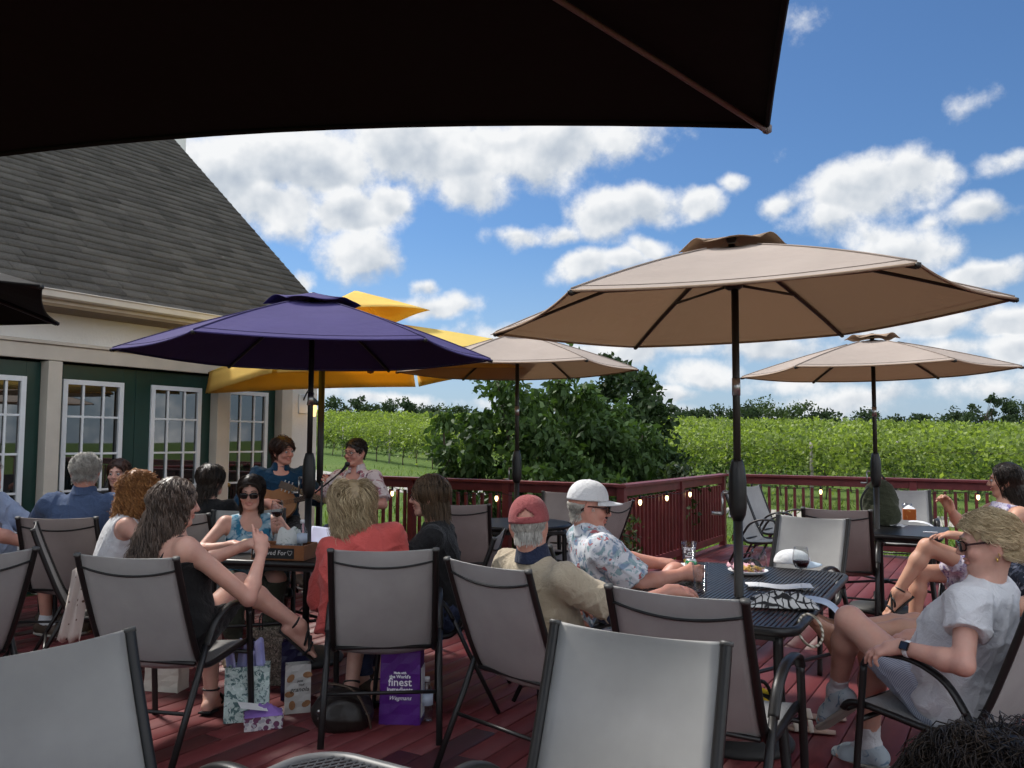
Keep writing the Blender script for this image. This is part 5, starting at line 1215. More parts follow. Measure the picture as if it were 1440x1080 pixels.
white_c = fabric('white_cloth', (.62, .62, .64), .05); tanc = fabric('tan_cloth', (.42, .355, .26), .08); denim = fabric('denim', (.035, .045, .095), .2); olive_c = fabric('olive_cloth', (.055, .06, .042)); lblue = fabric('light_blue_shorts', (.30, .36, .50), .06); khaki = fabric('pale_khaki', (.34, .30, .24)); grey_c = fabric('grey_shorts', (.08, .08, .11))
t = NT('seersucker'); wv = t.new('ShaderNodeTexWave', Scale=55, bands_direction='DIAGONAL'); t.ln(t.coord(), wv.inputs[0]); t.base(t.ramp(wv.outputs[1], [(.3, (.24, .26, .33)), (.7, (.44, .46, .53))])); t.set(.9, 0, .2); seer = t.m
hawaii = patfab('leaf_print_shirt', (.60, .62, .67), [((.20, .28, .40), .53, .62), ((.40, .12, .13), .60, .64), ((.26, .38, .42), .56, .62), ((.62, .64, .68), .56, .6), ((.06, .07, .12), .645, .68)], 11)
teald = patfab('blue_tie_dye', (.30, .44, .52), [((.03, .16, .27), .46, .60), ((.55, .60, .64), .56, .66), ((.015, .045, .10), .60, .68)], 9)
floral = patfab('violet_floral', (.62, .58, .66), [((.16, .12, .32), .55, .63), ((.10, .08, .12), .64, .68), ((.38, .30, .50), .58, .66)], 22)
floral2 = patfab('dark_leaf_print', (.035, .040, .055), [((.38, .38, .42), .60, .66), ((.16, .17, .22), .56, .64)], 16)
pinkp = patfab('pink_print_shirt', (.55, .47, .47), [((.30, .12, .15), .52, .60), ((.62, .58, .58), .58, .64), ((.18, .10, .14), .62, .67)], 10)
brown_l = mat('brown_leather', (.07, .045, .03), .6, .25, 12, .3, 50); sole_m = mat('pale_sole', (.35, .32, .28), .8); shoe_w = patfab('pale_blue_trainer', (.42, .48, .52), [((.16, .24, .32), .55, .62)], 18); sock_w = fabric('white_sock', (.62, .62, .64), .05); sandal_m = mat('black_sandal', (.012, .012, .012), .5)
redcap = fabric('faded_red_cap', (.27, .068, .070), .2); whitecap = fabric('white_cap', (.70, .71, .73), .04)
# woman in the black tank top, talking with raised hands
pp4 = person('p4', 'woman with long wavy grey-brown hair in a black tank top, gesturing with both hands', h=.0052, hip=(.03, -.03, .505), g=1.16, lean=2, side=-5, tw=-34, head=(-46, 6, 0), fem=True, skin=skin_f,
    arms=dict(R=dict(w=(.335, .27, .90), ep=(.36, .10, .685), d=(-.25, .25, 1), n=(-.7, .7, 0), curl=[.15, .5, .75, .9], thumb=(-.4, .5, .7)), L=dict(w=(.12, .46, .90), e=(-.6, .1, -.7), d=(.75, .35, .35), n=(.2, .2, -1), curl=[.5, .6, .7, .8])),
    legs=dict(R=dict(k=(.13, .40, .70), a=(.44, .52, .46), f=(.62, .30, -.55), sole=(-.35, -.2, -1)), L=dict(k=(-.06, .42, .51), a=(-.02, .40, .09))),
    top=dict(mat=black_c, sleeve=0, tank=.74, hem=.14, inf=.010), bottom=dict(mat=black_c, len=.72), shoes=dict(sandal=sandal_m),
    hair=dict(mat=salt_h, n=2600, len=.36, steps=22, vol=.034, curl=.014, cf=48., r=.0030, front=.070, flow=(0, -.28, -1), nape=-.06, mass=[((0, -.05, -.02), (0, -.055, -.19), .085, .075)], capz=-.2, seed=4))
# woman in the coral blouse, seen from behind
pp9 = person('p9', 'woman with wavy dark blond bob in a loose coral blouse, seen from behind', h=.006, g=1.12, lean=17, side=-16, tw=10, head=(14, 8, 0), hip=(-.03, .02, .51),
    arms=dict(L=dict(w=(-.27, .36, .74), e=(-.45, -.5, -1)), R=dict(w=(.12, .42, .74), e=(.4, -.5, -1))), legs=dict(L=dict(k=(-.16, .42, .50), a=(-.20, .24, .10), f=(.05, 1, -.2)), R=dict(k=(.06, .44, .50), a=(-.05, .26, .10), f=(.1, 1, -.2))),
    top=dict(mat=coral, sleeve=1.4, inf=.022, flare=1.6, hem=.12, neck=.02, wr=.015, fr=9., extra=[((-.27, .03, .80), (-.30, .02, .46), .085, .075, .06, True), ((-.26, -.02, .52), (-.27, -.03, .40), .055, .035, .04, True)]), bottom=dict(mat=khaki, len=.95), shoes=dict(sandal=sandal_m),
    hair=dict(mat=blond_h, n=3000, len=.205, steps=18, vol=.066, curl=.013, cf=52., mess=.16, spread=.8, r=.0022, flow=(0, -.12, -1), mass=[((0, -.03, -.0), (0, -.03, -.10), .09, .085)], capz=-.11, seed=9))
# man in the red cap
pp11 = person('p11', 'man in a faded red baseball cap and tan polo with dark collar, seen from behind', h=.006, s=1.02, g=1.06, fem=False, skin=skin_r, lean=-17, tw=-8, head=(36, 8, -3), hip=(0, .07, .455), headoff=(0, .02, -.01), neckl=.092,
    arms=dict(R=dict(w=(.37, .49, .775), ep=(.335, .15, .71), d=(.35, .9, -.02), n=(-.3, .1, -1), curl=.25), L=dict(w=(-.2, .35, .66), e=(-1, -.4, -.4))), legs=dict(L=dict(k=(-.16, .44, .50)), R=dict(k=(.14, .45, .50))),
    top=dict(mat=tanc, sleeve=.86, inf=.015, flare=1.7, fr=11., neck=.042, hem=.14, collar=navy, cuff=navy, wr=.011), bottom=dict(mat=grey_c, len=.9), shoes=dict(mat=brown_l, solem=sole_m),
    hair=dict(mat=grey_h, n=800, len=.045, steps=6, vol=.006, r=.0022, nape=-.07, capz=-.06, flow=(0, -.3, -1), ztop=.015), hat=dict(mat=redcap, open=True, back=1.4))
# man in the white cap
pp12 = person('p12', 'man in a white cap and sunglasses with a tropical leaf print shirt', h=.0052, s=1.05, g=1.24, fem=False, skin=skin_r, neckl=.065, headoff=(0,.02,0), lean=-18, tw=-6, head=(-16, 6, 0), hip=(0, .10, .48),
    arms=dict(R=dict(w=(.24, .40, .775), ep=(.275, .12, .735), d=(.08, 1, .02), n=(-1, 0, -.35), curl=.85), L=dict(w=(-.14, .46, .775), e=(-1, -.4, -.5), curl=.5)), legs=dict(R=dict(k=(.06, .44, .745), a=(-.18, .62, .44), f=(-.2, .8, -.5)), L=dict(k=(-.14, .46, .52))),
    top=dict(mat=hawaii, sleeve=.88, inf=.024, flare=1.9, neck=.035, hem=.15, collar=hawaii, wr=.008), bottom=dict(mat=grey_c, len=.85), shoes=dict(mat=brown_l, solem=sole_m),
    hair=dict(mat=grey_h, n=700, len=.035, steps=6, vol=.005, r=.002, nape=-.06, capz=-.05, ztop=.01, ears=True), hat=dict(mat=whitecap, brim=.085, dip=.004, zc=.05), glasses='sun')
# blonde woman at the right edge
pp13 = person('p13', 'woman with short sandy hair, sunglasses and watch in a white tee and striped shorts', h=.0048, s=1.0, g=1.14, lean=-14, tw=6, head=(30, 9, 0), hip=(0, .0, .46), skin=skin_f,
    arms=dict(L=dict(w=(-.305, .075, .705), ep=(-.325, -.17, .69), d=(-.35, .9, -.28), n=(.25, -.1, -1), curl=[.28, .38, .5, .62], spread=1.3), R=dict(w=(.14, .22, .66), e=(1, -.4, -.4))),
    legs=dict(L=dict(k=(-.05, .43, .715), a=(.12, .60, .335), f=(.25, .7, -.55)), R=dict(k=(.14, .43, .53), a=(.22, .50, .10), f=(.1, 1, -.12))),
    top=dict(mat=white_c, sleeve=.52, inf=.023, flare=1.5, neck=.03, scoop=.6, hem=.06), bottom=dict(mat=seer, len=.62, inf=.016), shoes=dict(mat=shoe_w, solem=sole_m, sock=sock_w, sockh=.10),
    hair=dict(mat=sandy_h, n=4200, len=.050, steps=10, vol=.012, curl=.0085, cf=120., r=.0019, ears=True, lock=40, front=.074, nape=-.075, sideb=.02, flow=(0, -.7, -.62), spread=.2, mess=.42, seed=5), glasses='sun')
# guests on the right
pp15 = person('p15', 'woman with long straight dark hair in a violet floral dress, legs crossed', h=.0075, s=1.05, hip=(.02, -.10, .53), lean=-8, head=(-32, 4, 0), skin=skin_t,
    arms=dict(L=dict(w=(-.17, .30, .84), e=(-.7, -.4, -.6), d=(.05, 1, .05), n=(0, -.1, -1), curl=.25), R=dict(w=(-.02, .26, 1.02), e=(.9, -.3, -.8), d=(-.1, .5, .8), n=(-.5, .8, 0), curl=.7)), legs=dict(L=dict(k=(-.08, .46, .745), a=(-.02, .66, .40), f=(0, .8, -.6)), R=dict(k=(.1, .44, .53), a=(.1, .50, .1))),
    top=dict(mat=floral, sleeve=0, arm=.075, inf=.012, neck=.0, hem=.12), bottom=dict(mat=floral, len=.62, skirt=True, inf=.018, extra=[((-.14, .16, .47), (-.16, .20, .24), .10, .12, .05, True)]), shoes=dict(sandal=sandal_m),
    hair=dict(mat=brown_h, n=1100, len=.36, steps=14, vol=.016, r=.0030, flow=(0, -.22, -1), mass=[((0, -.045, 0), (0, -.055, -.18), .08, .07)], capz=-.19, mess=.03))
pp16 = person('p16', 'guest in a dark leaf print top stretching bare legs to the slatted table', h=.0065, lean=-22, head=(0, 0, 0), skin=skin_t, headoff=(0, -.03, 0),
    arms=dict(L=dict(w=(-.22, .30, .70), e=(-.6, -.4, -.8), d=(-.05, .75, .45), n=(.85, .1, -.2), curl=[.55, .7, .8, .9]), R=dict(w=(.08, .34, .66), e=(1, -.3, -.5), curl=.5)), legs=dict(L=dict(k=(-.13, .50, .62), a=(-.22, .92, .60), f=(-.12, .55, .85), sole=(-.1, 1, -.4)), R=dict(k=(.06, .48, .60), a=(-.08, .90, .60), f=(-.1, .55, .85), sole=(0, 1, -.4))),
    top=dict(mat=floral2, sleeve=.5, inf=.018, hem=.12), bottom=dict(mat=lblue, len=.5), hair=dict(mat=mid_h, n=500, len=.16, steps=8, vol=.02, r=.004))
# woman in black, profile
pp10 = person('p10', 'woman with a straight brown bob and glasses in a black sweater and jeans, in profile', h=.0062, s=1.02, hip=(0, -.06, .49), lean=7, head=(3, 4, 0),
    arms=dict(L=dict(w=(-.13, .40, .77), e=(-1, -.2, -.7)), R=dict(w=(.14, .40, .77))), legs=dict(L=dict(k=(-.10, .43, .51)), R=dict(k=(.10, .43, .51))),
    top=dict(mat=black_c, sleeve=1.95, inf=.016, neck=.03, hem=.16), bottom=dict(mat=denim, len=1.9), shoes=dict(mat=brown_l, solem=sole_m),
    hair=dict(mat=mid_h, n=1700, len=.185, steps=14, vol=.022, r=.0026, front=.062, flow=(0, -.10, -1), mess=.04, mass=[((0, -.03, 0), (0, -.025, -.075), .085, .078)], capz=-.09), glasses='thin')
# woman in sunglasses across the tasting table
pp6 = person('p6', 'woman in dark sunglasses and a blue tie-dye sleeveless top, wine glass raised', h=.0065, lean=8, head=(-12, 10, 0), skin=skin_f, g=1.06, hip=(.01, .06, .46),
    arms=dict(L=dict(w=(-.19, .40, .85), e=(-.8, -.3, -.8), d=(.1, .55, .8), n=(.85, .3, 0), curl=[.55, .65, .75, .9]), R=dict(w=(.16, .42, .78), e=(1, -.3, -.5))), legs=dict(L=dict(k=(-.16, .46, .54)), R=dict(k=(.10, .44, .52))),
    top=dict(mat=teald, sleeve=0, arm=.06, inf=.012, scoop=.8, hem=.2, neck=.01), bottom=dict(mat=olive_c, len=1.85), shoes=dict(mat=brown_l, solem=sole_m),
    hair=dict(mat=brown_h, n=1300, len=.25, steps=14, vol=.020, r=.0028, front=.072, flow=(0, -.06, -1), mess=.06, curl=.004, mass=[((0, -.04, 0), (0, -.05, -.10), .08, .075)], capz=-.11), glasses='sun')
pp5 = person('p5', 'guest with short dark hair seen from behind at the tasting table', h=.009, lean=6, head=(-20, 4, 0), face=False, top=dict(mat=black_c, sleeve=1.0, inf=.016), bottom=dict(mat=denim, len=1.9), legs={},
    hair=dict(mat=brown_h, n=900, len=.16, steps=10, vol=.022, r=.0034, flow=(0, -.2, -1), mass=[((0, -.03, 0), (0, -.035, -.07), .083, .075)], capz=-.08))
# woman with copper curls
pp3 = person('p3', 'woman with copper curls in a sleeveless white top behind the woman in the tank top', h=.0065, lean=18, tw=0, head=(-10, 6, 0), face=True, hip=(-.03, .0, .52),
    arms=dict(L=dict(w=(-.15, .5, .77), e=(-1, -.3, -.4)), R=dict(w=(.18, .5, .77), e=(1, -.4, -.4))), legs={}, top=dict(mat=white_c, sleeve=0, arm=.07, inf=.012, hem=.14, neck=.0), bottom=dict(mat=khaki, len=1.7),
    hair=dict(mat=red_h, n=2300, len=.24, steps=18, vol=.048, curl=.014, cf=120., r=.0030, flow=(0, -.15, -1), mess=.2, mass=[((0, -.03, .01), (0, -.04, -.09), .098, .09)], capz=-.10, seed=6))
# man in the blue shirt and the girl facing him
pp1 = person('p1', 'man with thin white hair in a blue shirt, seen from behind', h=.0065, s=1.12, g=1.2, fem=False, skin=skin_r, lean=2, head=(24, 8, 0), arms=dict(L=dict(w=(-.28, .42, .77), e=(-1, -.3, -.4)), R=dict(w=(.25, .42, .77), e=(1, -.3, -.4))), legs={},
    top=dict(mat=blue_c, sleeve=.95, inf=.026, neck=.035, collar=blue_c, hem=.14, wr=.008), bottom=dict(mat=grey_c, len=1.9), shoes=dict(mat=brown_l, solem=sole_m), hair=dict(mat=grey_h, n=1300, len=.055, steps=7, vol=.016, r=.0022, bald=.085, nape=-.07, flow=(0, -.5, -.7), mess=.5, curl=.005, cf=90., ears=True), glasses='thin')
pq = P(171, 700, 7.5)
pp2 = person('p2', 'young woman with long dark hair facing the camera, behind the man in blue', yaw=186, loc=(pq.x, pq.y), h=.0068, s=1.03, lean=6, head=(-3, 6, 0), skin=skin_f, arms=dict(L=dict(w=(-.15, .36, .76)), R=dict(w=(.15, .36, .76))), legs={},
    top=dict(mat=black_c, sleeve=.4, inf=.012, scoop=.8), bottom=dict(mat=denim, len=1.9), hair=dict(mat=red_br, n=1200, len=.30, steps=14, vol=.016, r=.0028, front=.072, flow=(0, -.02, -1), mess=.04, mass=[((0, -.045, 0), (0, -.05, -.14), .08, .07)], capz=-.15))
chair(pq.x, pq.y, 186, 'grey chair hidden behind the young woman with long dark hair')
# musicians
pp7 = person('p7', 'guitarist with brown hair in a navy shirt, playing beside the house corner', h=.0068, s=1.06, fem=False, skin=skin_r, hip=(0, 0, .68), lean=4, head=(38, 6, 4), arms=dict(L=dict(w=(-.40, .24, 1.0), e=(-.5, -.5, -1), d=(-.3, .2, .7), n=(.5, -.3, 0), curl=.8), R=dict(w=(.13, .25, .90), e=(1, -.4, -.1), d=(-.6, .5, -.4), n=(-.2, -1, 0), curl=.3)),
    legs=dict(L=dict(k=(-.18, .42, .60), a=(-.16, .38, .24)), R=dict(k=(.18, .42, .60), a=(.16, .38, .24))), top=dict(mat=teal_d, sleeve=1.55, inf=.020, collar=teal_d, neck=.035, scoop=.35), bottom=dict(mat=black_c, len=1.9), shoes=dict(mat=brown_l, solem=sole_m),
    hair=dict(mat=red_br, n=1100, len=.085, steps=9, vol=.026, r=.0026, front=.060, flow=(0, -.05, -1), spread=.8, mess=.15, part=.02))
pp8 = person('p8', 'singer with short dark hair and glasses in an open pink print shirt at the microphone', h=.0068, s=1.08, fem=True, bust=.05, skin=skin_r, hip=(0, 0, .655), lean=2, head=(-14, 4, 0), arms=dict(R=dict(w=(.36, .26, 1.02), e=(.9, -.4, -.9), d=(.5, .3, .5), n=(-.5, -.3, .3), curl=.9), L=dict(w=(-.12, .26, .90), e=(-1, -.4, -.3), curl=.4)),
    legs=dict(L=dict(k=(-.16, .42, .60), a=(-.16, .38, .24)), R=dict(k=(.16, .42, .60), a=(.16, .38, .24))), top=dict(mat=pinkp, sleeve=.85, inf=.024, flare=1.7, collar=pinkp, neck=.03, scoop=1.1), bottom=dict(mat=denim, len=1.9), shoes=dict(mat=brown_l, solem=sole_m),
    hair=dict(mat=brown_h, n=900, len=.05, steps=7, vol=.012, r=.0024, front=.066, flow=(.4, -.6, -.4)), glasses='thin')
# legs of the man at the left edge, head of a guest at the bottom right
pp17 = person('p17', 'man at the left edge with bare shins, white socks and brown shoes', h=.0075, s=1.06, g=1.1, fem=False, skin=skin_r, lean=-4, head=(0, 0, 0), face=False, arms=dict(L=dict(w=(-.2, .42, .66)), R=dict(w=(.22, .42, .70), e=(1, -.4, -.4), curl=.4)), legs=dict(R=dict(k=(.10, .47, .53), a=(.10, .50, .11)), L=dict(k=(-.18, .46, .53), a=(-.26, .36, .11))),
    top=dict(mat=lblue, sleeve=.9, inf=.022, collar=lblue), bottom=dict(mat=khaki, len=.8), shoes=dict(mat=brown_l, solem=sole_m, sock=sock_w, sockh=.05), hair=dict(mat=grey_h, n=400, len=.05, steps=6, vol=.01, r=.003))
pp18 = person('p18', 'guest at the bottom right corner, only the frizzy black hair showing', yaw=20, loc=(.475, .78), h=.009, lean=0, head=(0, 0, 0), face=False, hip=(0, 0, .425), legs={}, top=dict(mat=black_c, sleeve=1.0, inf=.016), bottom=dict(mat=denim, len=1.9),
    hair=dict(mat=brown_h, n=9000, len=.055, steps=9, vol=.020, curl=.005, cf=150., r=.0009, flow=(0, -.3, -1), mess=.4, nape=-.07, mass=[], capz=-.06))
chair(.475, .78, 20, 'grey chair under the guest in the bottom right corner')
for k, (a, b) in HEADS.items():
    v = CAMM.transposed() @ (a - EYE); print('HEAD', k, round(720 + F * v.x / -v.z), round(540 - F * v.y / -v.z), 'D', round(a.y, 2), 'z', round(a.z, 2))
# ------------------------------------------------------------------ things on tables and on the deck
glass_m = glassmat('clear_glass', (.97, .98, .98)); plast_m = glassmat('clear_plastic', (.94, .96, .98), .08, 1.3)
redwine = mat('red_wine', (.020, .002, .005), .05, .05); beer_m = mat('pale_beer', (.62, .42, .05), .1, .1); paper_m = mat('white_paper', (.72, .73, .75), .8, .05, 8, .2, 30); bluep = mat('pale_blue_paper', (.50, .58, .70), .8, .08, 6)
pinkp_m = mat('pink_paper', (.62, .36, .42), .8, .1, 10); wood_m = mat('stained_wood', (.20, .075, .025), .5, .3, 5, .3, 30); chalk_m = mat('chalkboard', (.015, .016, .016), .8); chalkw = mat('chalk', (.62, .62, .60), .95)
white_ink = mat('white_print', (.82, .80, .84), .7, .03); lav = mat('lavender_tissue', (.40, .40, .66), .85, .15, 9); purple_t = mat('violet_tissue', (.25, .14, .45), .85, .15, 9)
ZT = TZ + .001
def wine_glass(label, p, wine=0, tilt=None):
    o = thing('wine_glass', label, 'wine glass', p)
    if tilt: o.rotation_euler = tilt
    g_ = MB(); g_.lathe([(.0, .002), (.034, .0), (.034, .003), (.006, .008), (.0042, .02), (.004, .085), (.008, .097), (.030, .115), (.042, .14), (.0435, .16), (.040, .19), (.034, .222), (.0328, .222), (.0385, .19), (.042, .16), (.0405, .14), (.029, .117), (.0, .104)], 28); g_.build('glass', glass_m, o, True)
    if wine: m = MB(); m.lathe([(.0, .1055), (.0285, .118), (.0400, .14), (.0414, .105 + wine), (.0, .105 + wine)], 28); m.build('wine', redwine, o, True)
    return o
wine_glass('wine glass with a pool of red wine on the slatted table', PZ(1127, 829, ZT), .046)
wine_glass('empty wine glass on the slatted table beside the paper plate of chips', PZ(1067, 833, ZT))
def tumbler(name, label, cat, p, r0, r1, hh, m, liquid=None, lh=0):
    o = thing(name, label, cat, p); g_ = MB(); g_.lathe([(.0, 0), (r0, 0), (r1, hh), (r1 - .002, hh), (r0 - .002, .006), (.0, .006)], 28); g_.build('wall', m, o, True)
    if liquid: k = MB(); k.lathe([(.0, .0065), (r0 - .003, .0065), (r0 - .003 + (r1 - r0) * lh / hh, lh), (.0, lh)], 28); k.build('drink', liquid, o, True)
    return o
bc = tumbler('beer_cup', 'clear plastic cup printed in white with a last inch of pale beer', 'cup', PZ(969, 797, ZT), .034, .047, .155, plast_m, beer_m, .045)
g_ = MB()                                               # the worn white print wraps the cup: too blurred to read
for (a0, a1, z, hh) in ((-150, -40, .118, .005), (-145, -120, .106, .012), (-112, -92, .105, .010), (-84, -60, .106, .012), (-150, -128, .088, .016), (-110, -60, .091, .004), (-118, -104, .080, .007), (-96, -84, .079, .008), (-74, -50, .080, .007), (-140, -50, .066, .006)):
    rr_ = .0345 + .013 * z / .155; g_.grid([[(rr_ * math.cos(R(a0 + (a1 - a0) * i / 6)), rr_ * math.sin(R(a0 + (a1 - a0) * i / 6)), z + hh * j + .0015 * math.sin(i * 1.7)) for i in range(7)] for j in (0, 1)])
g_.build('print', white_ink, bc)
tumbler('pint_glass', 'empty pint glass standing in front of a resting hand on the slatted table', 'glass', PZ(985, 832, ZT), .031, .043, .15, glass_m)
# soda can in the hand of the man in the white cap
q = pp12['W'] @ Vector((.185, .475, 0)); o = thing('drink_can', 'green and silver drink can held by the man in the white cap', 'can', (q.x, q.y, ZT))
t = NT('green_can'); n = t.noise(22, 2, .5, dist=1.2); sp = t.new('ShaderNodeSeparateXYZ'); t.ln(t.coord(), sp.inputs[0]); bnd = t.ramp(t.math('MULTIPLY', sp.outputs[2], 8.0), [(.0, (.5, .52, .52)), (.12, (.02, .25, .09)), (.8, (.03, .33, .12)), (.9, (.55, .57, .57))], 'CONSTANT')
t.base(t.mix(t.ramp(n.outputs[0], [(.55, (0, 0, 0)), (.6, (1, 1, 1))]), bnd, (.55, .68, .60))); t.set(.25, .5, .5)
MB().lathe([(.0, .004), (.026, 0), (.033, .008), (.033, .105), (.027, .117), (.026, .12), (.0, .117)], 24).build('can_body', t.m, o, True)
MB().box((0, .008, .1195), (.014, .022, .002)).build('tab', alu_m, o)
def sheet(name, label, cat, p, w_, d_, rz, m, bend=0, drop=0, n=10, amp=.004, parts=()):
    o = thing(name, label, cat, p, rz); g_ = MB(); g_.grid([[(w_ * (i / n - .5), d_ * (j / n - .5), .003 + amp * (1 + math.sin(i * .9 + j * .6)) + bend * (i / n - .5) ** 2 - drop * max(0, i / n - .45) ** 2) for i in range(n + 1)] for j in range(n + 1)])
    g_.build('sheet', m, o, True, solid=.0015); return o
# paper boat with chips
o = thing('paper_plate', 'paper lined plate of yellow chips with a pink napkin on the slatted table', 'plate of food', PZ(1052, 806, ZT), .4)
MB().lathe([(.0, .004), (.085, .004), (.115, .022), (.117, .020), (.086, .0), (.0, .0)], 28).build('plate', paper_m, o, True)
g_ = MB(); g_.grid([[(.17 * (i / 12 - .5), .15 * (j / 12 - .5) + .02, .014 + .035 * abs(math.sin(i * .8 + 1)) * (j / 12) + .012 * math.sin(i * 2 + j)) for i in range(13)] for j in range(13)]); g_.build('napkin', pinkp_m, o, True, solid=.001)
ck = MB()
for i in range(26): a, b = rnd.uniform(-.07, .06), rnd.uniform(-.085, .03); c_ = Vector((a, b, .02 + .02 * rnd.random())); u_ = Vector((rnd.uniform(-1, 1), rnd.uniform(-1, 1), .3)).normalized() * .018; v_ = Vector((-u_.y, u_.x, rnd.uniform(-.01, .01))); ck.add([c_ - u_ - v_, c_ + u_ - v_ * .8, c_ + u_ + v_, c_ - u_ * .8 + v_ + Vector((0, 0, .006))], [(0, 1, 2, 3)])
ck.build('chips', mat('chips', (.55, .36, .10), .7, .3, 20), o, solid=.002)
# white cap lying on the table
cp = PZ(1116, 795, ZT); o = thing('sun_cap', 'white cap with pale blue visor lying at the far end of the slatted table', 'cap', cp, R(-80))
make_cap(o, dict(mat=whitecap, visorm=mat('pale_blue_visor', (.48, .58, .66), .8), brim=.09, dip=.03), lambda p: Vector((p[0] * 1.05, p[1] * 1.05, (p[2] - .005) * .72 + .004)))
MB().box((-.07, -.055, .02), (.05, .012, .03)).build('buckle', seam_m, o)
sheet('leaflet', 'white printed leaflet lying beside the red wine glass', 'leaflet', PZ(1096, 826, ZT), .34, .14, R(-8), paper_m, .02)
sheet('leaflet', 'pale blue sheet curling over the right edge of the slatted table', 'leaflet', PZ(1158, 846, ZT), .22, .14, R(-28), bluep, 0, .42)
# patterned pouch with rope handle
st = NT('line_print'); a_ = st.new('ShaderNodeTexWave', Scale=9, bands_direction='X', Distortion=9); st.ln(st.coord(), a_.inputs[0]); b_ = st.new('ShaderNodeTexWave', Scale=7, bands_direction='Y', Distortion=10); st.ln(st.coord(), b_.inputs[0])
st.base(st.ramp(st.math('MINIMUM', a_.outputs[1], b_.outputs[1]), [(.10, (.015, .015, .016)), (.2, (.60, .60, .58))])); st.set(.85)
o = thing('printed_bag', 'soft bag printed with black lines, rope handle hanging over the table corner', 'bag', PZ(1100, 852, ZT), R(-12))
g_ = MB(); g_.grid([[(.32 * (i / 16 - .5), .20 * (j / 12 - .5), .006 + .055 * math.sin(PI * i / 16) ** .6 * math.sin(PI * j / 12) ** .7 * (1 + .25 * math.sin(i * 1.3 + j * .8))) for i in range(17)] for j in range(13)]); g_.build('pouch', st.m, o, True, solid=.002)
rope = NT('twisted_rope'); w_ = rope.new('ShaderNodeTexWave', Scale=20, bands_direction='DIAGONAL'); rope.ln(rope.coord(), w_.inputs[0]); rope.base(rope.ramp(w_.outputs[1], [(.3, (.20, .17, .12)), (.6, (.62, .58, .48))])); rope.set(.9)
pc = PZ(1132, 868, ZT); loop = [Vector(((.052) * math.cos(a), -.03 - .035 * (1 - math.sin(a)), .0 - .062 * (1 - math.sin(a)) + .02)) for a in [i * PI / 14 for i in range(28)]]
g_ = MB(); g_.tube([Matrix.Rotation(R(12), 3, 'Z') @ (p + (pc - Vector(o.location)) * 1.0) for p in loop], .0058, 7, closed=True); g_.build('rope_handle', rope.m, o, True)
o = thing('sunglasses', 'black folded sunglasses lying in front of the printed bag', 'sunglasses', PZ(1082, 847, ZT), R(20))
g_ = MB()
for q in (-1, 1):
    g_.tube([(q * .033 + .024 * math.cos(a), .0, .018 + .018 * math.sin(a)) for a in [i * PI / 8 for i in range(16)]], .003, 6, closed=True); g_.tube([(q * .06, 0, .022), (q * .05, .05, .012), (-q * .02, .065, .006)], .0025, 6)
g_.build('frame', seam_m, o, True); g_ = MB()
for q in (-1, 1): g_.add([(q * .033 + .022 * math.cos(a), .0, .018 + .016 * math.sin(a)) for a in [i * PI / 8 for i in range(16)]], [tuple(range(16))])
g_.build('lenses', lens_m, o)
sheet('paper_napkin', 'crumpled white napkin behind the green can', 'napkin', PZ(955, 800, ZT), .13, .11, .5, paper_m, .03, 0, 12, .012)
# wine glass held by the guest behind the blonde woman, cigarette-thin pen of the floral dress guest
W_ = pp16['W']; a = pp16['AJ']['L']; pw = W_ @ Vector(a[2] + a[3] * .075 + np.array([.045, .02, 0])); wine_glass('wine glass with a little red wine held by the guest with bare legs', (pw.x, pw.y, pw.z - .095), .02)
W_ = pp6['W']; a = pp6['AJ']['L']; pw = W_ @ Vector(a[2] + a[3] * .085 + np.array([.035, .035, 0])); wine_glass('wine glass with dregs raised by the woman in the tie-dye top', (pw.x, pw.y, pw.z - .06), .03)
W_ = pp15['W']; a = pp15['AJ']['L']; pw = W_ @ Vector(a[2] + a[3] * .14 + np.array([0, .02, .012])); o = thing('cigarette', 'thin white stick held in the fingers of the guest in the floral dress', 'cigarette', pw)
MB().tube([(.04, .01, 0), (-.075, -.02, .005)], .0042, 8).build('paper_tube', paper_m, o, True)
# watch and earring of the woman on the right
a = pp13['AJ']['L']; wp = a[2] - nv(a[2] - a[1]) * .035; ax_ = nv(a[2] - a[1]); e1 = nv(np.cross(ax_, [0, 0, 1])); e2 = np.cross(e1, ax_)
g_ = MB(); g_.tube([Vector(wp + .031 * (math.cos(i * PI / 9) * e1 + math.sin(i * PI / 9) * e2)) for i in range(18)], .011, 6, side=tuple(ax_), flat=.2, closed=True); wo = g_.build('watch', paper_m, pp13['o'], True)
od = nv(e1 * -.9 + e2 * .5) if (pp13['W'].to_3x3() @ Vector(e1)).y > 0 else nv(e1 * .9 + e2 * .5)
cc_ = wp + od * .034; m3 = Matrix((tuple(ax_), tuple(np.cross(od, ax_)), tuple(od))).transposed().to_4x4(); MB().box((0, 0, 0), (.036, .034, .010), M=Matrix.Translation(Vector(cc_)) @ m3).build('watch_face', lens_m, wo, bev=.004)
hd_ = pp13['hd']; g_ = MB()
for q in (-1,): 
    b_ = Vector(hd_((q * .080, -.012, -.032))); g_.tube([b_ + Vector((0, .010 * math.cos(i * PI / 6), -.010 + .010 * math.sin(i * PI / 6))) for i in range(12)], .0016, 5, closed=True); g_.lathe([(0, -.034), (.005, -.028), (.002, -.018)], 8, b_)
g_.build('earring', mat('gold', (.6, .38, .12), .25, metal=1), pp13['o'], True)
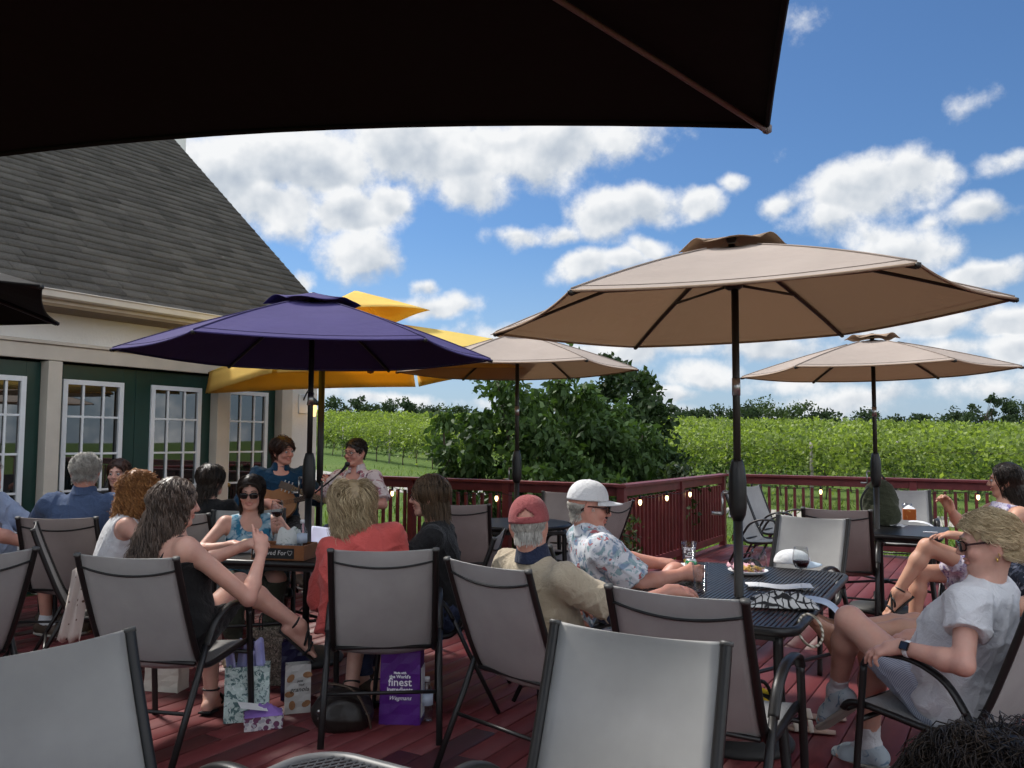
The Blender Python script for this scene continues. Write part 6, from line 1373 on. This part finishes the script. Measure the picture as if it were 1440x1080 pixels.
# ---- tasting table: tray box with chalk lettering
bp = PZ(398, 788, ZT); o = thing('tray_box', 'wooden tray box with a chalked sign reading Reserved For on the tasting table', 'wooden box', (bp.x - .02, bp.y + .11, ZT), R(-9))
bw_, bd_, bh_ = .36, .22, .095
g_ = MB(); g_.box((0, 0, .006), (bw_ - .03, bd_ - .03, .012)); g_.box((0, -bd_ / 2 + .008, bh_ / 2), (bw_, .016, bh_)); g_.box((0, bd_ / 2 - .008, bh_ / 2), (bw_, .016, bh_)); g_.box((-bw_ / 2 + .008, 0, bh_ / 2 - .001), (.016, bd_ - .033, bh_)); g_.box((bw_ / 2 - .008, 0, bh_ / 2 - .001), (.016, bd_ - .033, bh_)); g_.build('box', wood_m, o, bev=.002)
cb_ = MB().box((-.03, -bd_ / 2 - .002, bh_ / 2 - .004), (bw_ - .075, .004, bh_ - .03)).build('chalkboard', chalk_m, o)
text_mesh('chalk_text', 'Reserved For', .042, chalkw, cb_, Matrix.Translation((-.055, -bd_ / 2 - .0046, .034)) @ Matrix.Rotation(R(90), 4, 'X'), .0003, shear=.12)
g_ = MB(); g_.tube(bez([(.085, -bd_ / 2 - .005, .058), (.075, -bd_ / 2 - .005, .062), (.070, -bd_ / 2 - .005, .052), (.085, -bd_ / 2 - .005, .032), (.100, -bd_ / 2 - .005, .052), (.095, -bd_ / 2 - .005, .062), (.085, -bd_ / 2 - .005, .058)], 4), .0012, 4); g_.build('chalk_heart', chalkw, cb_)
def inb(x, y, z=.013): v = Matrix.Rotation(R(-9), 3, 'Z') @ Vector((x, y, 0)); return (bp.x - .02 + v.x, bp.y + .11 + v.y, ZT + z)
def bottle(label, p, hh=.235, r=.033, lab_m=None, group=None):
    o = thing('water_bottle', label, 'bottle', p, 0, group); k = hh / .235
    MB().lathe([(.0, .004), (r * .9, 0), (r, .012 * k), (r, .06 * k), (r * .93, .07 * k), (r, .08 * k), (r, .15 * k), (r * .85, .175 * k), (.013, .205 * k), (.0125, .215 * k), (.0, .215 * k)], 20).build('bottle', plast_m, o, True)
    MB().lathe([(.0145, .212 * k), (.0145, .235 * k), (.0, .235 * k)], 16).build('lid', white_m, o, True)
    MB().lathe([(r + .0006, .085 * k), (r + .0006, .145 * k)], 20).build('paper_label', lab_m or bluep, o, True); return o
bottle('clear water bottle standing in the wooden tray box', inb(.105, .03))
foil = patfab('foil_bag', (.62, .64, .62), [((.10, .20, .12), .60, .66), ((.25, .25, .25), .63, .7)], 18); 
o = thing('snack_bag', 'crumpled white and green snack bag leaning in the wooden tray box', 'snack bag', inb(.02, .03), R(20)); g_ = MB()
g_.grid([[(.085 * (i / 10 - .5) * 2 * (.8 + .2 * math.sin(PI * j / 10)), .035 * math.sin(PI * i / 10) * math.sin(PI * (j + .6) / 11) + .02 * j / 10 + .006 * math.sin(i * 2.1 + j * 1.7), .175 * j / 10 + .012 * math.sin(i * 1.1)) for i in range(11)] for j in range(11)]); g_.grid([[(.085 * (i / 10 - .5) * 2 * (.8 + .2 * math.sin(PI * j / 10)), -.035 * math.sin(PI * i / 10) * math.sin(PI * (j + .6) / 11) + .02 * j / 10 + .006 * math.sin(i * 2.3 + j), .175 * j / 10 + .012 * math.sin(i * 1.1)) for i in range(11)] for j in range(11)]); g_.build('bag', foil, o, True)
for i, (x, y) in enumerate(((-.02, -.05), (.05, -.05), (.11, -.05))): tumbler('tasting_cup', 'small clear tasting cup lined up inside the front of the tray box', 'cup', inb(x, y), .018, .024, .085, plast_m).__setitem__('group', 'tasting cups in the tray box')
o = thing('paper_bag', 'small pink paper bag standing beside the wooden tray box', 'paper bag', PZ(431, 766, ZT), R(15)); MB().box((0, 0, .08), (.07, .05, .16), taper=.9).build('bag', pinkp_m, o, bev=.004)
o = sheet('paper_sheet', 'stack of white and lilac paper propped beside the purple umbrella pole', 'paper', PZ(455, 764, ZT), .22, .17, R(-5), mat('lilac_paper', (.52, .55, .74), .8, .1, 5), .05); o.rotation_euler = (R(38), 0, R(-5)); o.location.z += .055
o = thing('paper_tray', 'paper food boat with a wrapped snack at the left end of the tasting table', 'food tray', PZ(347, 776, ZT), R(10)); g_ = MB(); g_.box((0, 0, .016), (.15, .10, .03), taper=1.15); g_.build('boat', paper_m, o); g_ = MB()
g_.lathe([(.0, .03), (.04, .03), (.055, .055), (.03, .085), (.0, .09)], 10); g_.build('wrap', mat('tan_wrap', (.50, .38, .24), .7, .25, 14, .4, 30), o, True)
tumbler('paper_cup', 'small white paper cup at the edge of the tasting table', 'cup', PZ(357, 778, ZT), .022, .028, .05, paper_m)
# ---- square table by the railing
bottle('clear water bottle between two orange cartons on the square table', PZ(1259, 738, ZT), .235)
org = patfab('orange_carton', (.42, .12, .03), [((.60, .30, .10), .58, .64)], 14)
for (px, py, lab) in ((1243, 733, 'orange carton left of the water bottle on the square table'), (1279, 731, 'orange carton right of the water bottle on the square table')):
    o = thing('snack_carton', lab, 'carton', PZ(px, py, ZT), R(-22)); MB().box((0, 0, .055), (.12, .09, .11)).build('carton', org, o, bev=.003); g_ = MB(); g_.grid([[(.11 * (i / 6 - .5), .08 * (j / 6 - .5), .111 + .03 * math.sin(PI * i / 6) * math.sin(PI * j / 6) * (1 + .4 * math.sin(i * 3 + j * 2))) for i in range(7)] for j in range(7)]); g_.build('napkins', paper_m, o, True)
sheet('paper_napkin', 'white napkin lying in front of the water bottle on the square table', 'napkin', PZ(1264, 741, ZT), .12, .1, .3, paper_m, .03, 0, 10, .006)
sheet('menu', 'white menu curling over the right edge of the square table', 'menu', PZ(1299, 735, ZT), .26, .16, R(-30), paper_m, 0, .35)
tumbler('plastic_cup', 'clear plastic cup standing behind the orange cartons', 'cup', PZ(1276, 727, ZT), .035, .048, .14, plast_m)
# olive backpack on the square table behind the pole
sd = SDF(); sd.ell((0, 0, .20), (.16, .10, .24), k=.05); sd.ell((.05, -.07, .12), (.12, .06, .12), k=.04); sd.ell((0, 0, .06), (.17, .10, .09), k=.05); sd.clip((0, 0, -1), -.001); V, Q = sd.mesh(.010); V = wrinkle(V, Q, .006, 4, 16.)
bq = P(1238, 722, 7.85); o = thing('backpack', 'olive green backpack on the square table behind the umbrella pole', 'backpack', (bq.x, bq.y, TZ), R(-20)); npmesh('pack', V, Q, fabric('olive_nylon', (.045, .05, .030)), o)
g_ = MB(); g_.tube(bez([(-.10, -.08, .36), (-.17, -.12, .25), (-.16, -.12, .10), (-.12, -.09, .03)], 5), .012, 8, flat=.5); g_.tube(bez([(-.05, 0, .43), (0, 0, .48), (.05, 0, .43)], 5), .009, 8); g_.build('straps', seam_m, o, True)
# ---- on the deck
def flatbag(name, label, cat, p, rz, w_, d_, hh, m, taper=.96, handles=None, open_top=True):
    o = thing(name, label, cat, p, rz); g_ = MB(); n = 8; rows = []
    for j in range(n + 1):
        z = hh * j / n; k = 1 - (1 - taper) * j / n; q = []
        for (a, b) in ((-1, -1), (-.5, -1), (0, -1), (.5, -1), (1, -1), (1, 0), (1, 1), (.5, 1), (0, 1), (-.5, 1), (-1, 1), (-1, 0)):
            pin = 1 - .25 * (j / n) * (abs(a) == 1 and b == 0); q.append((a * w_ / 2 * k * pin, b * d_ / 2 * (k - .15 * j / n) + .004 * math.sin(j * 1.7 + a * 3) * (j > 0), z))
        rows.append(q)
    g_.grid(rows, close=True); g_.add(rows[0], [tuple(range(11, -1, -1))]); g_.build('bag', m, o, False, solid=.0025, off=1)
    if handles:
        for s_ in (-1, 1): k = MB(); k.tube(bez([(-w_ * .22, s_ * d_ * .38, hh - .03), (-w_ * .2, s_ * d_ * .36, hh + .10), (w_ * .2, s_ * d_ * .36, hh + .10), (w_ * .22, s_ * d_ * .38, hh - .03)], 5), .005, 6, flat=.5, side=(1, 0, 0)); k.build('handle', handles, o, True)
    return o
def PD(px, py): return PZ(px, py, .002)
leafp = patfab('leaf_print_paper', (.50, .60, .56), [((.10, .17, .17), .53, .57), ((.22, .32, .30), .57, .62), ((.64, .70, .68), .58, .66)], 26)
gp_ = PD(347, 1010); o = flatbag('gift_bag', 'pale green gift bag with leaf print and lavender tissue paper', 'gift bag', gp_, R(14), .225, .12, .285, leafp, 1.0)
g_ = MB()
for i in range(5):
    x = -.075 + .037 * i; a0 = rnd.uniform(-.3, .3); g_.grid([[(x + .05 * (u_ / 5 - .5) + a0 * .10 * v_ / 6, .05 * math.sin(u_ * 1.1 + i) * (v_ / 6) + rnd.uniform(-.004, .004), .20 + (.19 + .03 * math.sin(i * 2.1)) * v_ / 6) for u_ in range(6)] for v_ in range(7)])
g_.build('tissue_paper', lav, o, True, solid=.001)
hexp = patfab('hexagon_print', (.52, .50, .50), [((.14, .05, .10), .50, .53), ((.34, .33, .36), .6, .66)], 30, kind='vor')
gb = PD(370, 1022); o = thing('gift_box', 'open patterned box with violet tissue and a white envelope on top', 'box', gb, R(18)); k = MB(); k.box((0, 0, .035), (.19, .12, .07), taper=1.05); k.build('box', hexp, o, bev=.002)
g_ = MB(); g_.grid([[(.19 * (i / 10 - .5), .13 * (j / 8 - .5), .07 + .045 * math.sin(PI * i / 10) * math.sin(PI * j / 8) * (1 + .3 * math.sin(i * 2.2 + j * 1.4))) for i in range(11)] for j in range(9)]); g_.build('tissue_paper', purple_t, o, True)
k = MB(); k.box((0, 0, 0), (.14, .10, .003), M=Matrix.Translation((-.055, -.03, .118)) @ Matrix.Rotation(R(14), 4, 'Y') @ Matrix.Rotation(R(10), 4, 'Z')); k.build('envelope', paper_m, o)
ng = PD(418, 1000); nutp = mat('matt_white_bag', (.50, .48, .45), .7, .08, 6, .3, 30); o = flatbag('snack_pouch', 'white paper pouch printed with nuts and grey lettering', 'food bag', ng, R(16), .135, .075, .26, nutp, .98)
text_mesh('lettering', 'just', .022, chalk_m, o, Matrix.Translation((.010, -.0425, .168)) @ Matrix.Rotation(R(88), 4, 'X'), .0006, shear=.25); text_mesh('lettering', 'nut', .022, chalk_m, o, Matrix.Translation((.018, -.0425, .148)) @ Matrix.Rotation(R(88), 4, 'X'), .0006, shear=.25); text_mesh('lettering', 'granola', .034, chalk_m, o, Matrix.Translation((.008, -.0425, .118)) @ Matrix.Rotation(R(88), 4, 'X'), .0006, shear=.25)
nb_ = MB(); nutm = mat('nut_print', (.30, .15, .07), .8, .3, 30)
for (x, z) in ((-.04, .19), (.05, .205), (-.045, .105), (-.03, .045), (.045, .05)): nb_.lathe([(.0, .0012), (.012, .0006), (.017, 0)], 12, M=Matrix.Translation((x, -.0415, z)) @ Matrix.Rotation(R(90), 4, 'X') @ Matrix.Scale(1.5, 4, (rnd.random(), rnd.random(), 0)))
nb_.build('nut_print', nutm, o)
pv = mat('purple_nonwoven', (.075, .008, .165), .45, .2, 5, .3, 120); wb = PD(562, 1020); wb = Vector((wb.x, wb.y + .09, 0)); o = flatbag('shopping_bag', 'purple reusable shopping bag with white lettering under the coral blouse chair', 'shopping bag', wb, R(-3), .215, .15, .42, pv, .96, pv)
for txt, sz, z in (('Made with', .016, .262), ("the World's", .023, .240), ('finest', .058, .200), ('ingredients', .031, .171)): text_mesh('lettering', txt, sz, white_ink, o, Matrix.Translation((.0, -.0775 + .009 * (z / .42), z)) @ Matrix.Rotation(R(87), 4, 'X'), .0008, bold=.0006)
text_mesh('logo', 'Wegmans', .030, white_ink, o, Matrix.Translation((.0, -.076, .128)) @ Matrix.Rotation(R(87), 4, 'X'), .0008, shear=.4)
k = MB(); k.box((.1115, .0, .16), (.003, .11, .26)); k.build('side_panel', paper_m, o)
bottle('clear water bottle standing on the deck beside the purple shopping bag', PD(600, 1012), .225, .033)
sd = SDF(); sd.ell((0, 0, .09), (.155, .11, .115), k=.05); sd.ell((0, -.02, .06), (.15, .12, .08), k=.05); sd.ell((0, -.10, .085), (.10, .035, .07), k=.03); sd.clip((0, 0, -1), -.001); V, Q = sd.mesh(.008); V = wrinkle(V, Q, .004, 6, 18.)
hb = PD(476, 1030); o = thing('handbag', 'dark brown leather handbag under the coral blouse chair', 'handbag', (hb.x, hb.y + .10, .001), R(8)); npmesh('body', V, Q, mat('dark_leather', (.016, .012, .010), .4, .25, 10, .3, 60), o)
g_ = MB(); g_.tube(bez([(-.10, -.05, .17), (-.09, -.08, .24), (.05, -.11, .22), (.13, -.12, .10), (.15, -.11, .02)], 5), .013, 8, flat=.4); g_.build('strap', brown_l, o, True)
g_ = MB()
for (x, z) in ((-.115, .11), (-.112, .075), (.13, .09)): g_.lathe([(0, .008), (.008, .006), (.010, 0)], 10, M=Matrix.Translation((x, -.098, z)) @ Matrix.Rotation(R(90), 4, 'X'))
g_.build('studs', alu_m, o, True)
nv_ = mat('navy_gloss_bag', (.012, .010, .06), .35, .15, 5); q = PD(412, 985); o = flatbag('paper_bag', 'tall navy blue carrier bag behind the white pouch', 'carrier bag', (q.x, q.y + .06, 0), R(10), .16, .09, .33, nv_, 1.0, mat('gold_cord', (.45, .33, .18), .5))
twd = patfab('tweed', (.12, .105, .085), [((.28, .24, .20), .52, .6), ((.04, .035, .03), .56, .62)], 60); q = PD(372, 968); o = flatbag('tote_bag', 'speckled tweed tote bag behind the gift bag', 'tote bag', (q.x, q.y + .12, 0), R(6), .28, .12, .33, twd, .95, seam_m)
q = PD(226, 974); o = flatbag('tote_bag', 'cream tote bag on the deck behind the chair of the woman in black', 'tote bag', (q.x, q.y + .08, 0), R(-10), .22, .12, .26, mat('cream_canvas', (.50, .47, .40), .85, .1, 6, .3, 60), .95)
dots = patfab('dotted_cloth', (.58, .52, .47), [((.14, .08, .06), .80, .84)], 22, kind='vor'); q = P(112, 840, 5.05); o = thing('scarf', 'cream scarf with brown dots hanging down behind the edge-on chair', 'scarf', (q.x, q.y, q.z), 0)
g_ = MB(); g_.grid([[(.10 * (i / 8 - .5) * (1 + .4 * j / 10) - .06 * j / 10, .02 * math.sin(i * 1.6 + j * .3), .16 - .42 * j / 10 + .015 * math.sin(i * 2)) for i in range(9)] for j in range(11)]); g_.build('cloth', dots, o, True, solid=.003)
q = PZ(1050, 1038, .0); o = thing('sports_bag', 'yellow and black bag on the deck under the slatted table', 'bag', (q.x + .06, q.y + .22, 0), R(15)); sd = SDF(); sd.ell((0, 0, .09), (.20, .11, .10), k=.03); sd.ell((0, 0, .05), (.19, .115, .06), k=.04); sd.clip((0, 0, -1), -.001); V, Q = sd.mesh(.010); npmesh('bag', wrinkle(V, Q, .005, 2, 18.), Q, patfab('yellow_black', (.55, .38, .02), [((.012, .012, .012), .50, .53)], 6), o)
g_ = MB(); g_.tube(bez([(-.12, -.06, .15), (-.05, -.10, .24), (.05, -.10, .24), (.12, -.06, .15)], 5), .010, 8); g_.build('handle', seam_m, o, True)
def sandal(label, px, py, rz):
    p = PD(px, py); o = thing('sandal', label, 'sandal', p, R(rz), 'pair of beige sandals'); g_ = MB()
    g_.tube([(0, -.115, .012), (0, -.06, .012), (0, .04, .012), (0, .10, .012), (0, .13, .012)], [.026, .034, .038, .042, .022], 12, side=(1, 0, 0), flat=.28); g_.build('sole', mat('beige_sole', (.36, .24, .19), .7, .15, 9), o, True)
    g_ = MB(); g_.tube(bez([(-.04, .07, .01), (0, .08, .05), (.04, .07, .01)], 6), .016, 8, side=(0, 1, 0), flat=.25); g_.tube(bez([(-.035, .0, .01), (0, .01, .06), (.035, .0, .01)], 6), .012, 8, side=(0, 1, 0), flat=.25); g_.build('strap', mat('cream_strap', (.55, .48, .42), .6), o, True)
sandal('beige sandal lying flat on the deck, the nearer one of a pair', 1142, 1030, 70); sandal('beige sandal lying on the deck, the one tilted nearer the shoe', 1158, 1012, 75)
# ---- musicians: guitars and microphone
def guitar(label, Wm, c, ax, nr, body_m, s=1.):
    """c = centre of the body, ax = neck direction, nr = direction the soundboard faces (local frame of the player)"""
    ax = nv(ax); nr = nv(np.array(nr) - ax * (np.array(nr) @ ax)); sd_ = np.cross(ax, nr); M_ = Matrix((tuple(sd_), tuple(ax), tuple(nr))).transposed().to_4x4()
    Mw = Wm @ Matrix.Translation(Vector(c)) @ M_; o = bpy.data.objects.new('guitar', None); C.objects.link(o); o.matrix_world = Mw; o.empty_display_size = .1; tag(o, label, 'guitar')
    q = []
    for i in range(40):
        a = 2 * PI * i / 40; y = math.cos(a) * .23; w_ = abs(math.sin(a)) ** .8 * (.19 - .045 * (math.cos(a) > 0) * math.cos(a)) * (1 - .24 * math.exp(-((y - .03) / .06) ** 2)); q.append(((w_ if math.sin(a) > 0 else -w_), y))
    g_ = MB(); n = len(q); g_.add([(x, y, -.045) for x, y in q] + [(x, y, .045) for x, y in q], [tuple(range(n - 1, -1, -1)), tuple(range(n, 2 * n))] + [(i, (i + 1) % n, n + (i + 1) % n, n + i) for i in range(n)]); g_.build('body', body_m, o, bev=.004)
    MB().lathe([(.0, .0465), (.046, .0465), (.05, .0458)], 20, (0, .05, 0)).build('sound_hole', seam_m, o); MB().box((0, -.11, .052), (.13, .025, .012)).build('bridge', seam_m, o)
    MB().box((0, .41, .04), (.052, .40, .022)).build('neck', brown_l, o, bev=.004); MB().box((0, .685, .036), (.068, .15, .016)).build('headstock', brown_l, o, bev=.004)
    k = MB()
    for i in range(6): k.tube([(-.018 + .0072 * i, -.11, .060), (-.018 + .0072 * i, .62, .054)], .0008, 3)
    k.build('strings', alu_m, o)
    k = MB()
    for s_ in (-1, 1):
        for j in range(3): k.tube([(s_ * .03, .64 + .04 * j, .036), (s_ * .055, .64 + .04 * j, .036)], .006, 6)
    k.build('tuning_pegs', alu_m, o)
guitar('acoustic guitar with a honey brown top played by the man in the navy shirt', pp7['W'], (.08, .20, .86), (-1, .12, .22), (.05, 1, .25), mat('honey_spruce', (.26, .11, .035), .3, .2, 6))
guitar('dark brown acoustic guitar held by the singer in the pink print shirt', pp8['W'], (-.06, .22, .84), (1, .12, .32), (-.05, 1, .25), mat('dark_mahogany', (.10, .03, .015), .3, .2, 6))
mp_ = P(489, 652, 7.55); o = thing('microphone_stand', 'black boom microphone stand in front of the singer', 'microphone', (mp_.x - .22, mp_.y - .05, 0)); k = MB(); tipx = (.22, .05, mp_.z)
k.tube([(0, 0, .05), (0, 0, 1.12)], .010, 8); k.tube([(-.06, -.014, 1.02), (.17, .04, mp_.z - .07)], .008, 8); k.build('pole', metal_b, o, True)
for a in range(3): MB().tube([(0, 0, .14), (.27 * math.cos(a * 2.1), .27 * math.sin(a * 2.1), .01)], .008, 8).build('leg', metal_b, o, True)
k = MB(); k.tube([(.165, .038, mp_.z - .075), (.21, .048, mp_.z - .018)], [.011, .017], 12); k.lathe([(.0, -.026), (.020, -.016), (.026, 0), (.02, .018), (.0, .026)], 14, (.218, .05, mp_.z - .005)); k.build('microphone', seam_m, o, True)
